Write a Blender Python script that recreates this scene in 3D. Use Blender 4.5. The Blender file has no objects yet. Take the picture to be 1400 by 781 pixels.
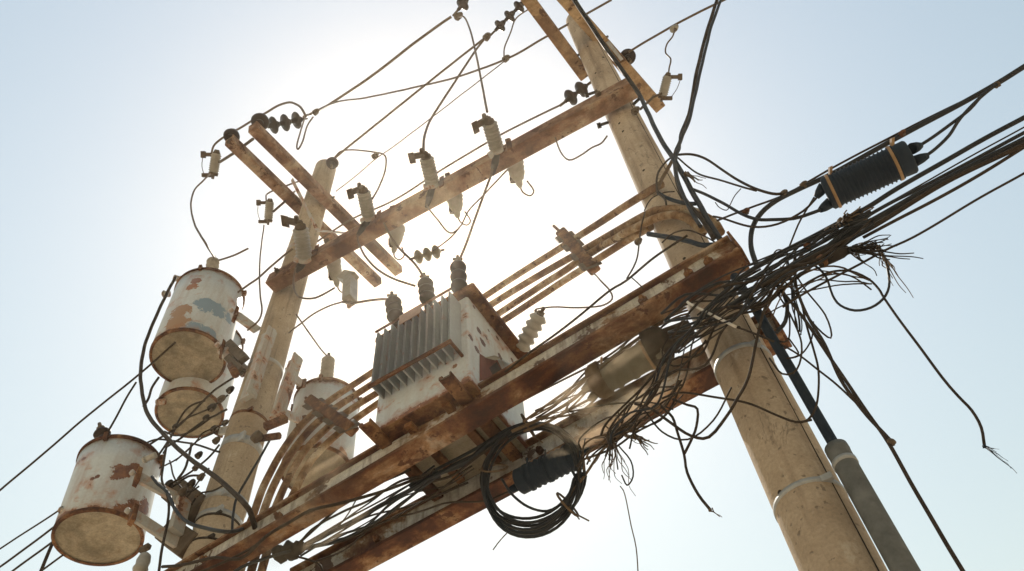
import bpy, bmesh, math, random
from math import sin, cos, pi, radians, sqrt, atan2, asin
from mathutils import Vector as V, Matrix
random.seed(11)
scene = bpy.context.scene
COL = scene.collection

# ------------------------------------------------------------------ camera
F, PW, PH = 1150.0, 1400.0, 781.0
def unit(v): return v.normalized()
zc = unit(V((614-700, 390.5+332, F)))              # world up seen by the camera (right, up, forward)
yc = V((0, 0, 1)) - zc*zc.z; yc.normalize()
xc = yc.cross(zc)
if xc.x < 0: xc = -xc
def ray0(px, py):
    r = unit(V((px-700, 390.5-py, F)))
    return V((xc.dot(r), yc.dot(r), zc.dot(r)))
def az(px, py):
    d = ray0(px, py); return atan2(d.x, d.y)
DR = 3.3; DL = DR*1.68                              # metres from the camera to the two poles
aR, aL = az(987, 440), az(366, 495)
pR = V((DR*sin(aR), DR*cos(aR), 0)); pL = V((DL*sin(aL), DL*cos(aL), 0))
SPAN = (pR-pL).length
RZ = Matrix.Rotation(-atan2((pR-pL).y, (pR-pL).x), 3, 'Z')   # x runs from the left pole to the right pole
C = RZ @ (-pL); C.z = 1.6
def ray(px, py): return RZ @ ray0(px, py)
def P(px, py, v, ax=1):                             # the point seen at a pixel on the plane axis = v
    d = ray(px, py); return C + d*((v-C[ax])/d[ax])
CR = RZ @ V((xc.x, yc.x, zc.x)); CU = RZ @ V((xc.y, yc.y, zc.y)); CF = RZ @ V((xc.z, yc.z, zc.z))
def proj(p):
    q = p-C; w = q.dot(CF); return (700+F*q.dot(CR)/w, 390.5-F*q.dot(CU)/w)
def m_per_px(p): return (p-C).dot(CF)/F
cam = bpy.data.cameras.new('camera'); cam_o = bpy.data.objects.new('camera', cam); COL.objects.link(cam_o)
cam.sensor_width = 36; cam.lens = F/PW*36; cam.clip_start = 0.05; cam.clip_end = 3000
cam_o.matrix_world = Matrix((( CR.x, CU.x, -CF.x, C.x), (CR.y, CU.y, -CF.y, C.y), (CR.z, CU.z, -CF.z, C.z), (0, 0, 0, 1)))
scene.camera = cam_o

# ------------------------------------------------------------------ light
SUN = ray(602, 348)
w = bpy.data.worlds.new('World'); scene.world = w; w.use_nodes = True
nt = w.node_tree; nt.nodes.clear()
sky = nt.nodes.new('ShaderNodeTexSky'); sky.sky_type = 'NISHITA'; sky.sun_disc = False
sky.sun_elevation = asin(SUN.z); sky.sun_rotation = atan2(SUN.x, SUN.y)
sky.air_density = 3.0; sky.dust_density = 0.8; sky.ozone_density = 0.0; sky.altitude = 50
bg = nt.nodes.new('ShaderNodeBackground'); bg.inputs['Strength'].default_value = 0.114
wo = nt.nodes.new('ShaderNodeOutputWorld')
tint = nt.nodes.new('ShaderNodeMix'); tint.data_type = 'RGBA'; tint.blend_type = 'MULTIPLY'; tint.inputs[0].default_value = 1
tint.inputs[7].default_value = (1.115, 1.03, 0.97, 1)                 # the pale greenish blue of the film stock
nt.links.new(sky.outputs[0], tint.inputs[6]); nt.links.new(tint.outputs[2], bg.inputs[0]); nt.links.new(bg.outputs[0], wo.inputs[0])
sl = bpy.data.lights.new('sun', 'SUN'); sl.energy = 4.6; sl.angle = radians(0.5); sl.color = (1, 0.93, 0.82)
so = bpy.data.objects.new('sun', sl); COL.objects.link(so)
so.rotation_euler = SUN.to_track_quat('Z', 'Y').to_euler(); so.location = (0, 0, 30)
vs = scene.view_settings
vs.view_transform = 'Standard'; vs.look = 'None'; vs.gamma = 1; vs.use_curve_mapping = False
vs.exposure = 0.17
HAZE = 0.0012
scene.render.engine = 'CYCLES'
try:
    scene.cycles.use_denoising = True
    scene.cycles.max_bounces = 8; scene.cycles.diffuse_bounces = 4; scene.cycles.volume_bounces = 0
    scene.cycles.volume_step_rate = 1.0; scene.cycles.volume_max_steps = 128
except Exception: pass

# ------------------------------------------------------------------ materials
def mat(name):
    m = bpy.data.materials.new(name); m.use_nodes = True
    n = m.node_tree; n.nodes.clear()
    o = n.nodes.new('ShaderNodeOutputMaterial'); b = n.nodes.new('ShaderNodeBsdfPrincipled')
    n.links.new(b.outputs[0], o.inputs[0])
    return m, n, b
def N(n, t, **k):
    x = n.nodes.new(t)
    for a, v in k.items():
        if a in x.inputs.keys(): x.inputs[a].default_value = v
        else: setattr(x, a, v)
    return x
def coords(n, scale=(1, 1, 1), rnd=True):
    tc = N(n, 'ShaderNodeTexCoord')
    mp = N(n, 'ShaderNodeMapping'); mp.inputs['Scale'].default_value = scale
    n.links.new(tc.outputs['Object'], mp.inputs[0])
    if rnd:
        oi = N(n, 'ShaderNodeObjectInfo'); ml = N(n, 'ShaderNodeMath', operation='MULTIPLY'); ml.inputs[1].default_value = 37.0
        n.links.new(oi.outputs['Random'], ml.inputs[0]); n.links.new(ml.outputs[0], mp.inputs['Location'])
    return mp.outputs[0]
def noise(n, vec, scale, detail=6, rough=0.6, dist=0.0):
    x = N(n, 'ShaderNodeTexNoise'); x.inputs['Scale'].default_value = scale; x.inputs['Detail'].default_value = detail
    x.inputs['Roughness'].default_value = rough; x.inputs['Distortion'].default_value = dist
    n.links.new(vec, x.inputs['Vector']); return x.outputs[0]
def ramp(n, fac, stops, interp='LINEAR'):
    r = N(n, 'ShaderNodeValToRGB'); r.color_ramp.interpolation = interp
    e = r.color_ramp.elements
    while len(e) < len(stops): e.new(0.5)
    for i, (p, c) in enumerate(stops):
        e[i].position = p; e[i].color = (c, c, c, 1) if isinstance(c, (int, float)) else (c[0], c[1], c[2], 1)
    n.links.new(fac, r.inputs[0]); return r.outputs[0]
def mix(n, fac, a, b, mode='MIX'):
    x = N(n, 'ShaderNodeMix', data_type='RGBA', blend_type=mode)
    def put(i, v):
        if isinstance(v, (int, float)): x.inputs[i].default_value = v
        elif isinstance(v, tuple): x.inputs[i].default_value = (v[0], v[1], v[2], 1)
        else: n.links.new(v, x.inputs[i])
    put(0, fac); put(6, a); put(7, b); return x.outputs[2]
def bump(n, b, h, strength=0.3, dist=0.01):
    x = N(n, 'ShaderNodeBump'); x.inputs['Strength'].default_value = strength; x.inputs['Distance'].default_value = dist
    n.links.new(h, x.inputs['Height']); n.links.new(x.outputs[0], b.inputs['Normal'])
def math2(n, op, a, b):
    x = N(n, 'ShaderNodeMath', operation=op)
    for i, v in enumerate((a, b)):
        if isinstance(v, (int, float)): x.inputs[i].default_value = v
        else: n.links.new(v, x.inputs[i])
    return x.outputs[0]

def m_concrete(name, c1, c2, stain):
    m, n, b = mat(name); v = coords(n); vs_ = coords(n, (5, 5, 0.35))
    f = noise(n, v, 1.6, 8, 0.65); col = ramp(n, f, [(0.38, c1), (0.62, c2)])
    st = ramp(n, noise(n, vs_, 2.0, 6, 0.6), [(0.52, 0.0), (0.72, 0.75)])
    col = mix(n, st, col, stain)
    g = noise(n, v, 60, 4, 0.7); col = mix(n, 0.35, col, ramp(n, g, [(0.3, 0.25), (0.7, 0.75)]), 'OVERLAY')
    pit = ramp(n, noise(n, v, 22, 3, 0.55), [(0.635, 0.0), (0.68, 1.0)])
    col = mix(n, math2(n, 'MULTIPLY', pit, 0.6), col, (0.10, 0.075, 0.055))
    ck = noise(n, coords(n, (1.6, 1.6, 0.5)), 1.3, 7, 0.6, 0.6)
    crack = ramp(n, ck, [(0.495, 0.0), (0.499, 0.5), (0.501, 0.5), (0.505, 0.0)])
    gate = ramp(n, noise(n, v, 0.9, 2, 0.5), [(0.50, 0.0), (0.56, 1.0)])
    col = mix(n, math2(n, 'MULTIPLY', crack, gate), col, (0.05, 0.035, 0.025))
    pale = ramp(n, noise(n, coords(n, (2, 2, 1)), 5, 8, 0.7), [(0.60, 0.0), (0.68, 0.5)])
    col = mix(n, pale, col, (0.50, 0.43, 0.34))
    n.links.new(col, b.inputs['Base Color']); b.inputs['Roughness'].default_value = 0.92
    bump(n, b, mix(n, 0.6, g, pit, 'SUBTRACT'), 0.8, 0.006); return m
def m_chip(name, paint, paint2, rust1, rust2, lo=0.60, scale=3.0, streak=0.5, rough=0.55, spots=(), rims=()):
    """old paint, rust showing through sharp edged chips, run-off streaks; spots = extra bare patches (centre, radius, colour)"""
    m, n, b = mat(name); v = coords(n, rnd=not spots); vs_ = coords(n, (3, 3, 0.3), rnd=not spots)
    col = ramp(n, noise(n, v, 2.0, 7, 0.65), [(0.3, paint), (0.72, paint2)])
    s = ramp(n, noise(n, vs_, 3.0, 5, 0.6), [(0.50, 0.0), (0.75, streak)])
    col = mix(n, s, col, rust2)
    fine = noise(n, v, 45, 5, 0.7)
    col = mix(n, 0.25, col, ramp(n, fine, [(0.3, 0.3), (0.7, 0.7)]), 'OVERLAY')
    k = noise(n, v, scale, 9, 0.62, 0.3)
    halo = ramp(n, k, [(lo-0.09, 0.0), (lo, 0.65)]); chip = ramp(n, k, [(lo, 0.0), (lo+0.012, 1.0)])
    rust = ramp(n, noise(n, v, 14, 6, 0.7), [(0.3, rust1), (0.72, rust2)])
    col = mix(n, halo, col, (rust2[0]*1.3, rust2[1]*1.2, rust2[2]))
    col = mix(n, chip, col, rust)
    hgt = chip
    if spots:
        tc = N(n, 'ShaderNodeTexCoord'); wob = noise(n, tc.outputs['Object'], 11, 10, 0.78); wob = math2(n, 'SUBTRACT', wob, 0.5)
        for (c, r, sc) in spots:
            d = N(n, 'ShaderNodeVectorMath', operation='DISTANCE'); d.inputs[1].default_value = c
            n.links.new(tc.outputs['Object'], d.inputs[0])
            e = math2(n, 'ADD', d.outputs['Value'], math2(n, 'MULTIPLY', wob, r*3.2))
            k2 = ramp(n, math2(n, 'DIVIDE', e, r*2), [(0.49, 1.0), (0.5, 0.0)])
            if sc == 'rust': sc = rust
            col = mix(n, k2, col, sc); hgt = mix(n, 1.0, hgt, k2, 'ADD')
    for (axis, at, reach) in rims:                     # rust creeping in from a rim or seam, with run-off below
        tc2 = N(n, 'ShaderNodeTexCoord'); sx = N(n, 'ShaderNodeSeparateXYZ'); n.links.new(tc2.outputs['Object'], sx.inputs[0])
        dd = math2(n, 'ABSOLUTE', math2(n, 'SUBTRACT', sx.outputs[axis], at), 0.0)
        e = math2(n, 'ADD', math2(n, 'DIVIDE', dd, reach), math2(n, 'MULTIPLY', math2(n, 'SUBTRACT', noise(n, tc2.outputs['Object'], 8, 9, 0.7), 0.5), 4.2))
        soft = ramp(n, math2(n, 'MULTIPLY', e, 0.5), [(0.18, 0.75), (0.60, 0.0)])
        col = mix(n, soft, col, (RUST2[0]*1.1, RUST2[1]*1.15, RUST2[2]*1.2))
        k3 = ramp(n, math2(n, 'MULTIPLY', e, 0.5), [(0.17, 1.0), (0.19, 0.0)])
        col = mix(n, k3, col, rust); hgt = mix(n, 1.0, hgt, k3, 'ADD')
    n.links.new(col, b.inputs['Base Color']); b.inputs['Roughness'].default_value = rough
    inv = N(n, 'ShaderNodeInvert'); n.links.new(hgt, inv.inputs[1])
    bump(n, b, mix(n, 0.2, inv.outputs[0], fine), 0.5, 0.004); return m
def m_rusty(name, stops, scale=2.5, streak=0.6, stain=(0.055, 0.02, 0.011), rough=0.85, lo=0.585, stretch=(0.7, 1, 1)):
    """weathered metal or timber whose colour drifts through several tones, with run-off streaks, grain and a few sharp flakes"""
    m, n, b = mat(name); v = coords(n, stretch); v1 = coords(n)
    col = ramp(n, noise(n, v, scale, 10, 0.68, 0.4), [(0.5+(p-0.5)*0.62, c) for (p, c) in stops])
    st = ramp(n, noise(n, coords(n, (9, 9, 0.8)), 1.6, 6, 0.65), [(0.48, 0.0), (0.74, streak)])
    col = mix(n, st, col, stain)
    mid = noise(n, v1, 11, 7, 0.7); col = mix(n, 0.45, col, ramp(n, mid, [(0.3, 0.22), (0.72, 0.78)]), 'OVERLAY')
    fine = noise(n, v1, 70, 4, 0.75); col = mix(n, 0.35, col, ramp(n, fine, [(0.3, 0.2), (0.7, 0.8)]), 'OVERLAY')
    k = ramp(n, noise(n, v1, scale*2.8, 10, 0.66, 0.3), [(lo, 0.0), (lo+0.012, 0.85)])
    col = mix(n, k, col, stain)
    n.links.new(col, b.inputs['Base Color']); b.inputs['Roughness'].default_value = rough
    b.inputs['Specular IOR Level'].default_value = 0.25
    bump(n, b, mix(n, 0.5, mid, fine), 0.6, 0.006); return m
def m_simple(name, c1, c2, rough=0.6, scale=12, metal=0.0, bs=0.25, bd=0.002, stretch=(1, 1, 1), spec=0.5):
    m, n, b = mat(name); v = coords(n, stretch); f = noise(n, v, scale, 6, 0.65)
    n.links.new(ramp(n, f, [(0.3, c1), (0.7, c2)]), b.inputs['Base Color'])
    b.inputs['Roughness'].default_value = rough; b.inputs['Metallic'].default_value = metal; b.inputs['Specular IOR Level'].default_value = spec
    bump(n, b, f, bs, bd); return m
RUST1, RUST2 = (0.07, 0.022, 0.012), (0.26, 0.105, 0.04)
M = {}
M['concrete'] = m_concrete('pole concrete', (0.30, 0.225, 0.155), (0.42, 0.33, 0.24), (0.14, 0.09, 0.055))
M['concrete_old'] = m_concrete('weathered pole concrete', (0.28, 0.21, 0.14), (0.42, 0.335, 0.24), (0.10, 0.068, 0.042))
M['beam'] = m_rusty('rusted beam', [(0.28, (0.045, 0.018, 0.010)), (0.38, (0.12, 0.05, 0.025)), (0.44, (0.21, 0.13, 0.075)), (0.48, (0.38, 0.345, 0.29)), (0.70, (0.50, 0.48, 0.44))], 1.3, 0.9)
M['flange'] = m_rusty('rusty flange', [(0.28, (0.03, 0.012, 0.008)), (0.42, (0.075, 0.028, 0.014)), (0.53, (0.14, 0.062, 0.028)), (0.62, (0.24, 0.135, 0.068)), (0.74, (0.33, 0.25, 0.17))], 2.6, 0.75)
M['arm'] = m_rusty('weathered crossarm', [(0.32, (0.09, 0.04, 0.022)), (0.48, (0.19, 0.10, 0.055)), (0.60, (0.28, 0.18, 0.11)), (0.70, (0.36, 0.27, 0.18))], 2.4, 0.5)
M['tan_arm'] = m_rusty('tan crossarm', [(0.32, (0.16, 0.085, 0.04)), (0.50, (0.27, 0.165, 0.08)), (0.68, (0.38, 0.26, 0.14))], 2.4, 0.4)
M['paint'] = m_chip('chipped grey paint', (0.48, 0.505, 0.515), (0.38, 0.395, 0.39), RUST1, RUST2, 0.645, 3.2, 0.45, 0.5)
M['box_paint'] = m_chip('chipped box paint', (0.54, 0.56, 0.55), (0.44, 0.445, 0.42), (0.085, 0.022, 0.014), RUST2, 0.62, 6.5, 0.30, 0.5)
M['fin'] = m_chip('weathered fin steel', (0.32, 0.34, 0.345), (0.21, 0.225, 0.23), RUST1, RUST2, 0.68, 5, 0.35, 0.5)
M['base'] = m_rusty('dirty tank base', [(0.32, (0.165, 0.135, 0.09)), (0.5, (0.245, 0.20, 0.135)), (0.68, (0.31, 0.26, 0.185))], 3.0, 0.25, (0.13, 0.065, 0.025), 0.8, 0.70, (1, 1, 1))
M['rust'] = m_rusty('rust', [(0.32, (0.045, 0.018, 0.01)), (0.5, (0.12, 0.05, 0.022)), (0.68, (0.23, 0.115, 0.05))], 6, 0.4, stretch=(1, 1, 1))
M['red_rust'] = m_simple('red rust', (0.085, 0.022, 0.014), (0.16, 0.05, 0.03), 0.9, 14, 0, 0.5, 0.004)
M['pipe'] = m_rusty('rusty conduit', [(0.32, (0.10, 0.045, 0.02)), (0.48, (0.20, 0.11, 0.05)), (0.60, (0.30, 0.20, 0.11)), (0.70, (0.40, 0.32, 0.22))], 3.0, 0.4, stretch=(1, 1, 1))
M['galv'] = m_simple('galvanised steel', (0.24, 0.24, 0.235), (0.40, 0.395, 0.38), 0.55, 14, 0.2, 0.3, 0.003, spec=0.3)
M['old_galv'] = m_chip('stained galvanised steel', (0.40, 0.385, 0.35), (0.28, 0.255, 0.215), RUST1, RUST2, 0.60, 6, 0.6, 0.65)
M['brown_glaze'] = m_simple('brown porcelain', (0.014, 0.007, 0.005), (0.032, 0.015, 0.010), 0.5, 6, 0, 0.1, spec=0.2)
M['grey_glaze'] = m_simple('grey porcelain', (0.20, 0.18, 0.145), (0.33, 0.30, 0.25), 0.4, 11, 0, 0.2, spec=0.5)
M['fitting'] = m_simple('weathered fitting', (0.06, 0.043, 0.03), (0.13, 0.095, 0.065), 0.8, 18, 0.1, 0.4, spec=0.2)
M['dark'] = m_simple('dark iron', (0.02, 0.015, 0.012), (0.04, 0.03, 0.022), 0.85, 18, 0, 0.3, spec=0.2)
M['black'] = m_simple('black cable jacket', (0.010, 0.0105, 0.012), (0.024, 0.024, 0.026), 0.6, 20, 0, 0.15, spec=0.25)
M['blueblack'] = m_simple('blue black jacket', (0.008, 0.014, 0.024), (0.02, 0.029, 0.042), 0.7, 9, 0, 0.5, 0.004, spec=0.2)
M['cable'] = m_simple('dark cable jacket', (0.020, 0.014, 0.010), (0.05, 0.035, 0.024), 0.8, 22, 0, 0.2, spec=0.2)
M['haze_brown'] = m_simple('brown haze tinted cable', (0.075, 0.048, 0.028), (0.135, 0.09, 0.055), 0.85, 20, 0, 0.2, spec=0.2)  # cable brown with the tint of backlit dust haze put into the colour
M['conductor'] = m_simple('oxidised conductor', (0.085, 0.058, 0.038), (0.15, 0.105, 0.07), 0.65, 30, 0.2, 0.3, spec=0.2)
M['white'] = m_simple('pale sheath', (0.50, 0.45, 0.40), (0.62, 0.58, 0.52), 0.6, 14)
M['splice'] = m_simple('dusty grey sleeve', (0.10, 0.085, 0.06), (0.19, 0.165, 0.12), 0.85, 7, 0, 0.4, 0.004, spec=0.2)
M['strap_tan'] = m_simple('tan strap', (0.17, 0.09, 0.035), (0.32, 0.2, 0.10), 0.7, 10)
M['ground'] = m_simple('dry pale ground', (0.38, 0.31, 0.23), (0.52, 0.44, 0.34), 0.95, 0.6, 0, 0.5, 0.03)
M['conduit_grey'] = m_simple('grey conduit', (0.075, 0.078, 0.075), (0.15, 0.15, 0.145), 0.75, 12, 0, 0.4, 0.003, spec=0.2)

# ------------------------------------------------------------------ mesh helpers
def ortho(d):
    d = d.normalized(); a = V((0, 0, 1)) if abs(d.z) < 0.9 else V((1, 0, 0))
    x = d.cross(a).normalized(); return x, d.cross(x).normalized(), d
class MB:
    """collects shapes given in world coordinates and links them as one mesh object"""
    def __init__(s): s.v = []; s.f = []; s.sm = []
    def add(s, vs_, fs, smooth=False):
        o = len(s.v); s.v += [V(q) for q in vs_]
        for f in fs: s.f.append([i+o for i in f]); s.sm.append(smooth)
        return s
    def obox(s, c, ax, ay, az_, bev=0.0):           # oriented box: centre and three half vectors; chamfered long edges
        ls = [ax.length, ay.length, az_.length]
        if bev <= 0 or bev > 0.45*min(ls): bev = 0.12*min(ls)
        u = [a.normalized() for a in (ax, ay, az_)]
        bm = bmesh.new(); bmesh.ops.create_cube(bm, size=2)
        for q in bm.verts: q.co = V((q.co.x*ls[0], q.co.y*ls[1], q.co.z*ls[2]))
        bmesh.ops.bevel(bm, geom=list(bm.edges), offset=bev, segments=1, affect='EDGES', profile=0.5)
        bm.verts.index_update()
        s.add([c+u[0]*q.co.x+u[1]*q.co.y+u[2]*q.co.z for q in bm.verts], [[q.index for q in f.verts] for f in bm.faces]); bm.free(); return s
    def box(s, lo, hi, bev=0.0):
        lo, hi = V(lo), V(hi); h = (hi-lo)/2
        return s.obox((lo+hi)/2, V((h.x, 0, 0)), V((0, h.y, 0)), V((0, 0, h.z)), bev)
    def bar(s, a, b, w_, h_, up=V((0, 0, 1)), bev=0.0):   # rectangular bar from a to b
        d = (b-a); side = d.cross(up).normalized(); u = side.cross(d).normalized()
        return s.obox((a+b)/2, d/2, side*(w_/2), u*(h_/2), bev)
    def lathe(s, p, d, prof, n=20, jitter=0.0, cap=True):       # prof: (distance along d, radius)
        x, y, d = ortho(d); vs_ = []
        for (t, r) in prof:
            for k in range(n):
                a = 2*pi*k/n; rr = r*(1+random.uniform(-jitter, jitter))
                vs_.append(p+d*t+(x*cos(a)+y*sin(a))*rr)
        fs = []
        for i in range(len(prof)-1):
            for k in range(n):
                k2 = (k+1) % n; fs.append([i*n+k, i*n+k2, (i+1)*n+k2, (i+1)*n+k])
        o = len(s.v); s.add(vs_, fs, True)
        m_ = len(prof)
        if cap and prof[0][1] > 1e-5: s.f.append([o+k for k in range(n)][::-1]); s.sm.append(False)
        if cap and prof[-1][1] > 1e-5: s.f.append([o+(m_-1)*n+k for k in range(n)]); s.sm.append(False)
        return s
    def cyl(s, a, b, r, r2=None, n=16): return s.lathe(a, b-a, [(0, r), ((b-a).length, r if r2 is None else r2)], n)
    def tube(s, pts, r, n=7, taper=False):
        if len(pts) < 2: return s
        t0 = (pts[1]-pts[0]).normalized(); x, y, _ = ortho(t0); vs_ = []
        for i, p in enumerate(pts):
            t = (pts[min(i+1, len(pts)-1)]-pts[max(i-1, 0)])
            if t.length < 1e-9: t = t0
            t = t.normalized(); x = (x-t*x.dot(t)); x = x.normalized() if x.length > 1e-6 else ortho(t)[0]; y = t.cross(x)
            rr = r if not taper else r*(1-0.5*i/(len(pts)-1))
            for k in range(n):
                a = 2*pi*k/n; vs_.append(p+(x*cos(a)+y*sin(a))*rr)
        fs = [[i*n+k, i*n+(k+1) % n, (i+1)*n+(k+1) % n, (i+1)*n+k] for i in range(len(pts)-1) for k in range(n)]
        o = len(s.v); s.add(vs_, fs, True)
        s.f.append([o+k for k in range(n)][::-1]); s.sm.append(False)
        s.f.append([o+(len(pts)-1)*n+k for k in range(n)]); s.sm.append(False)
        return s
    def plate(s, poly, thick):                        # flat polygon (3D points, planar) with thickness
        nrm = (poly[1]-poly[0]).cross(poly[2]-poly[0]).normalized(); k = len(poly)
        a = [q-nrm*thick/2 for q in poly]; b = [q+nrm*thick/2 for q in poly]
        return s.add(a+b, [list(range(k))[::-1], list(range(k, 2*k))]+[[i, (i+1) % k, k+(i+1) % k, k+i] for i in range(k)])
    def build(s, name, m, parent=None):
        if parent is None:
            lo = V([min(q[i] for q in s.v) for i in range(3)]); hi = V([max(q[i] for q in s.v) for i in range(3)])
            org = V(((lo.x+hi.x)/2, (lo.y+hi.y)/2, lo.z))
        else: org = origin(parent)
        me = bpy.data.meshes.new(name); me.from_pydata([q-org for q in s.v], [], s.f)
        me.polygons.foreach_set('use_smooth', s.sm); me.materials.append(m)
        bm = bmesh.new(); bm.from_mesh(me); bmesh.ops.recalc_face_normals(bm, faces=list(bm.faces)); bm.to_mesh(me); bm.free()
        o = bpy.data.objects.new(name, me); COL.objects.link(o)
        if parent is None: o.location = org
        else: o.parent = parent
        return o
def origin(o):
    p = V(o.location)
    while o.parent: o = o.parent; p += V(o.location)
    return p
def tag(o, label, cat, group=None, kind=None):
    if label: o['label'] = label
    if cat: o['category'] = cat
    if group: o['group'] = group
    if kind: o['kind'] = kind
    return o
def thing(name, loc, label, cat, group=None):
    o = bpy.data.objects.new(name, None); COL.objects.link(o); o.location = loc; o.empty_display_size = 0.1
    return tag(o, label, cat, group)
def spline(pts, step=0.035):
    if len(pts) == 2:
        k = max(2, int((pts[1]-pts[0]).length/0.25)); return [pts[0].lerp(pts[1], i/k) for i in range(k+1)]
    out = []; q = [pts[0]*2-pts[1]]+list(pts)+[pts[-1]*2-pts[-2]]
    for i in range(1, len(q)-2):
        a, b, c, d = q[i-1], q[i], q[i+1], q[i+2]; k = max(3, min(24, int((c-b).length/step)))
        for j in range(k):
            t = j/k; out.append(0.5*((2*b)+(c-a)*t+(2*a-5*b+4*c-d)*t*t+(3*b-a-3*c+d)*t**3))
    out.append(q[-2]); return out
def wob(pts, amp):
    if amp <= 0: return pts
    f = [V([random.uniform(-1, 1) for _ in range(3)]) for _ in range(4)]; ph = [random.uniform(0, 6.3) for _ in range(4)]
    fr = [2.1, 4.3, 8.7, 15.0]; s = 0; out = []
    for i, p in enumerate(pts):
        if i: s += (p-pts[i-1]).length
        e = min(1.0, i/4, (len(pts)-1-i)/4)
        out.append(p+sum((f[k]*sin(fr[k]*s+ph[k])/(1+0.8*k) for k in range(4)), V((0, 0, 0)))*amp*e)
    return out
def pix(tr, y):                                      # traced points: (px, py) or (px, py, y)
    return [P(t[0], t[1], t[2] if len(t) > 2 else y) for t in tr]
def width(pts, w_): return (w_*1.05+0.35)*0.5*m_per_px(sum(pts, V((0, 0, 0)))/len(pts))
def run_on(tr, q):                                   # a line that leaves the picture goes on beyond its edge
    for end, other in ((0, 1), (-1, -2)):
        px, py = tr[end][0], tr[end][1]
        if px < 0 or px > 1400 or py < 0 or py > 781:
            k = min(4, len(q)-1); d = (q[0]-q[k] if end == 0 else q[-1]-q[-1-k]).normalized()
            L = 2.5 if py > 781 else 7.0
            ext = [(q[0] if end == 0 else q[-1])+d*(L*i/8)-V((0, 0, .012*i*i*(py <= 781))) for i in range(1, 9)]
            q = ext[::-1]+q if end == 0 else q+ext
    return q
def cable(name, label, tr, w_, y=-0.3, m='cable', amp=0.006, group=None, cat=None, parent=None, n=7):
    p = pix(tr, y); r = width(p, w_); q = run_on(tr, wob(spline(p), amp))
    o = MB().tube(q, r, n).build(name, M[m], parent)
    if parent is None: tag(o, label, cat or name.replace('_', ' '), group)
    return o
def upright(base, tpx, tpy):                         # vertical from base, leaned in the view so that its top shows at the pixel
    d = V((0, 0, 1)); view = (base-C).normalized(); a = proj(base); b = proj(base+d*0.2)
    want = atan2(-(tpy-a[1]), tpx-a[0]); have = atan2(-(b[1]-a[1]), b[0]-a[0])
    d = Matrix.Rotation(-(want-have), 3, view) @ d
    L = math.hypot(tpx-a[0], tpy-a[1]); lo, hi = 0.0, 6.0
    for _ in range(40):
        mid = (lo+hi)/2; q = proj(base+d*mid)
        if math.hypot(q[0]-a[0], q[1]-a[1]) < L: lo = mid
        else: hi = mid
    return d, lo
def toward(base, tpx, tpy, k=0.0):                   # from base to the pixel at (1+k) times the same distance
    d = ray(tpx, tpy); return C+d*((base-C).length*(1+k))

# ------------------------------------------------------------------ ground
g = MB(); S = 300; K = 24
gv = [V((-S+2*S*i/K, -S+2*S*j/K, 0)) for j in range(K+1) for i in range(K+1)]
g.add(gv, [[j*(K+1)+i, j*(K+1)+i+1, (j+1)*(K+1)+i+1, (j+1)*(K+1)+i] for j in range(K) for i in range(K)])
go = g.build('ground', M['ground']); go['kind'] = 'structure'

# ------------------------------------------------------------------ air: thin bright dust lit by the low sun behind the poles
hz_ = MB(); hz_.box((-S-5, -S-5, -1), (S+5, S+5, 19), 0.01); ho = hz_.build('haze', bpy.data.materials.new('haze')); ho['kind'] = 'stuff'
hm = ho.data.materials[0]; hm.use_nodes = True; hn = hm.node_tree; hn.nodes.clear()
hv = hn.nodes.new('ShaderNodeVolumePrincipled'); hout = hn.nodes.new('ShaderNodeOutputMaterial'); hn.links.new(hv.outputs[0], hout.inputs['Volume'])
hv.inputs['Color'].default_value = (1.0, 0.88, 0.70, 1); hv.inputs['Density'].default_value = HAZE; hv.inputs['Anisotropy'].default_value = 0.84

# ------------------------------------------------------------------ poles
XR = SPAN
topL, topR = P(447, 229, 0).z, P(790, 28, 0).z
def rL(z): return 0.205+(0.152-0.205)*z/topL
def rR(z): return 0.178+(0.142-0.178)*z/topR
def pole(name, x, top, rf, m, label):
    t = thing(name, (x, 0, 0), label, 'utility pole')
    pr = [(0, rf(0))]; k = 40
    for i in range(1, k+1):
        z = top*i/k; pr.append((z, rf(z)*(1+random.uniform(-0.008, 0.008))))
    pr[-1] = (top-0.02, rf(top)); pr.append((top, rf(top)-0.025))
    MB().lathe(V((x, 0, 0)), V((0, 0, 1)), pr, 40, 0.004).build('shaft', m, t)
    return t
poleL = pole('utility_pole', 0, topL, rL, M['concrete_old'], 'stained round concrete pole carrying the white drum transformers')
poleR = pole('utility_pole', XR, topR, rR, M['concrete'], 'thick tan concrete pole wrapped in tangled black cables at right')
def band(parent, x, z, rf, h, m, t=0.005, tilt=0.0, gap=True):
    d = V((tilt, 0, 1)).normalized(); r = rf(z)
    b = MB().lathe(V((x, 0, z-h/2)), d, [(0, r-0.02), (0, r+t), (h, r+t), (h, r-0.02)], 40)
    if gap: b.obox(V((x+r*0.75, -r*0.75, z)), V((0.03, -0.0, 0)), V((0, 0.012, 0)), V((0, 0, h*0.62)))
    return b.build('band', m, parent)
for (px, py, h, m, tl) in ((343, 584, .09, 'galv', .08), (345, 552, .03, 'rust', .1), (296, 672, .07, 'galv', .05), (283, 704, .02, 'dark', .0), (288, 697, .05, 'galv', .04), (273, 736, .02, 'dark', .08), (385, 470, .05, 'old_galv', 0), (425, 318, .09, 'old_galv', 0)):
    band(poleL, 0, P(px, py, -.17).z, rL, h, M[m], tilt=tl)
band(poleR, XR, P(1004, 474, -.17).z, rR, .035, M['galv'], tilt=.02)
zb = P(1110, 652, -.17).z; band(poleR, XR, zb, rR, .028, M['galv'], tilt=.02)
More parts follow.
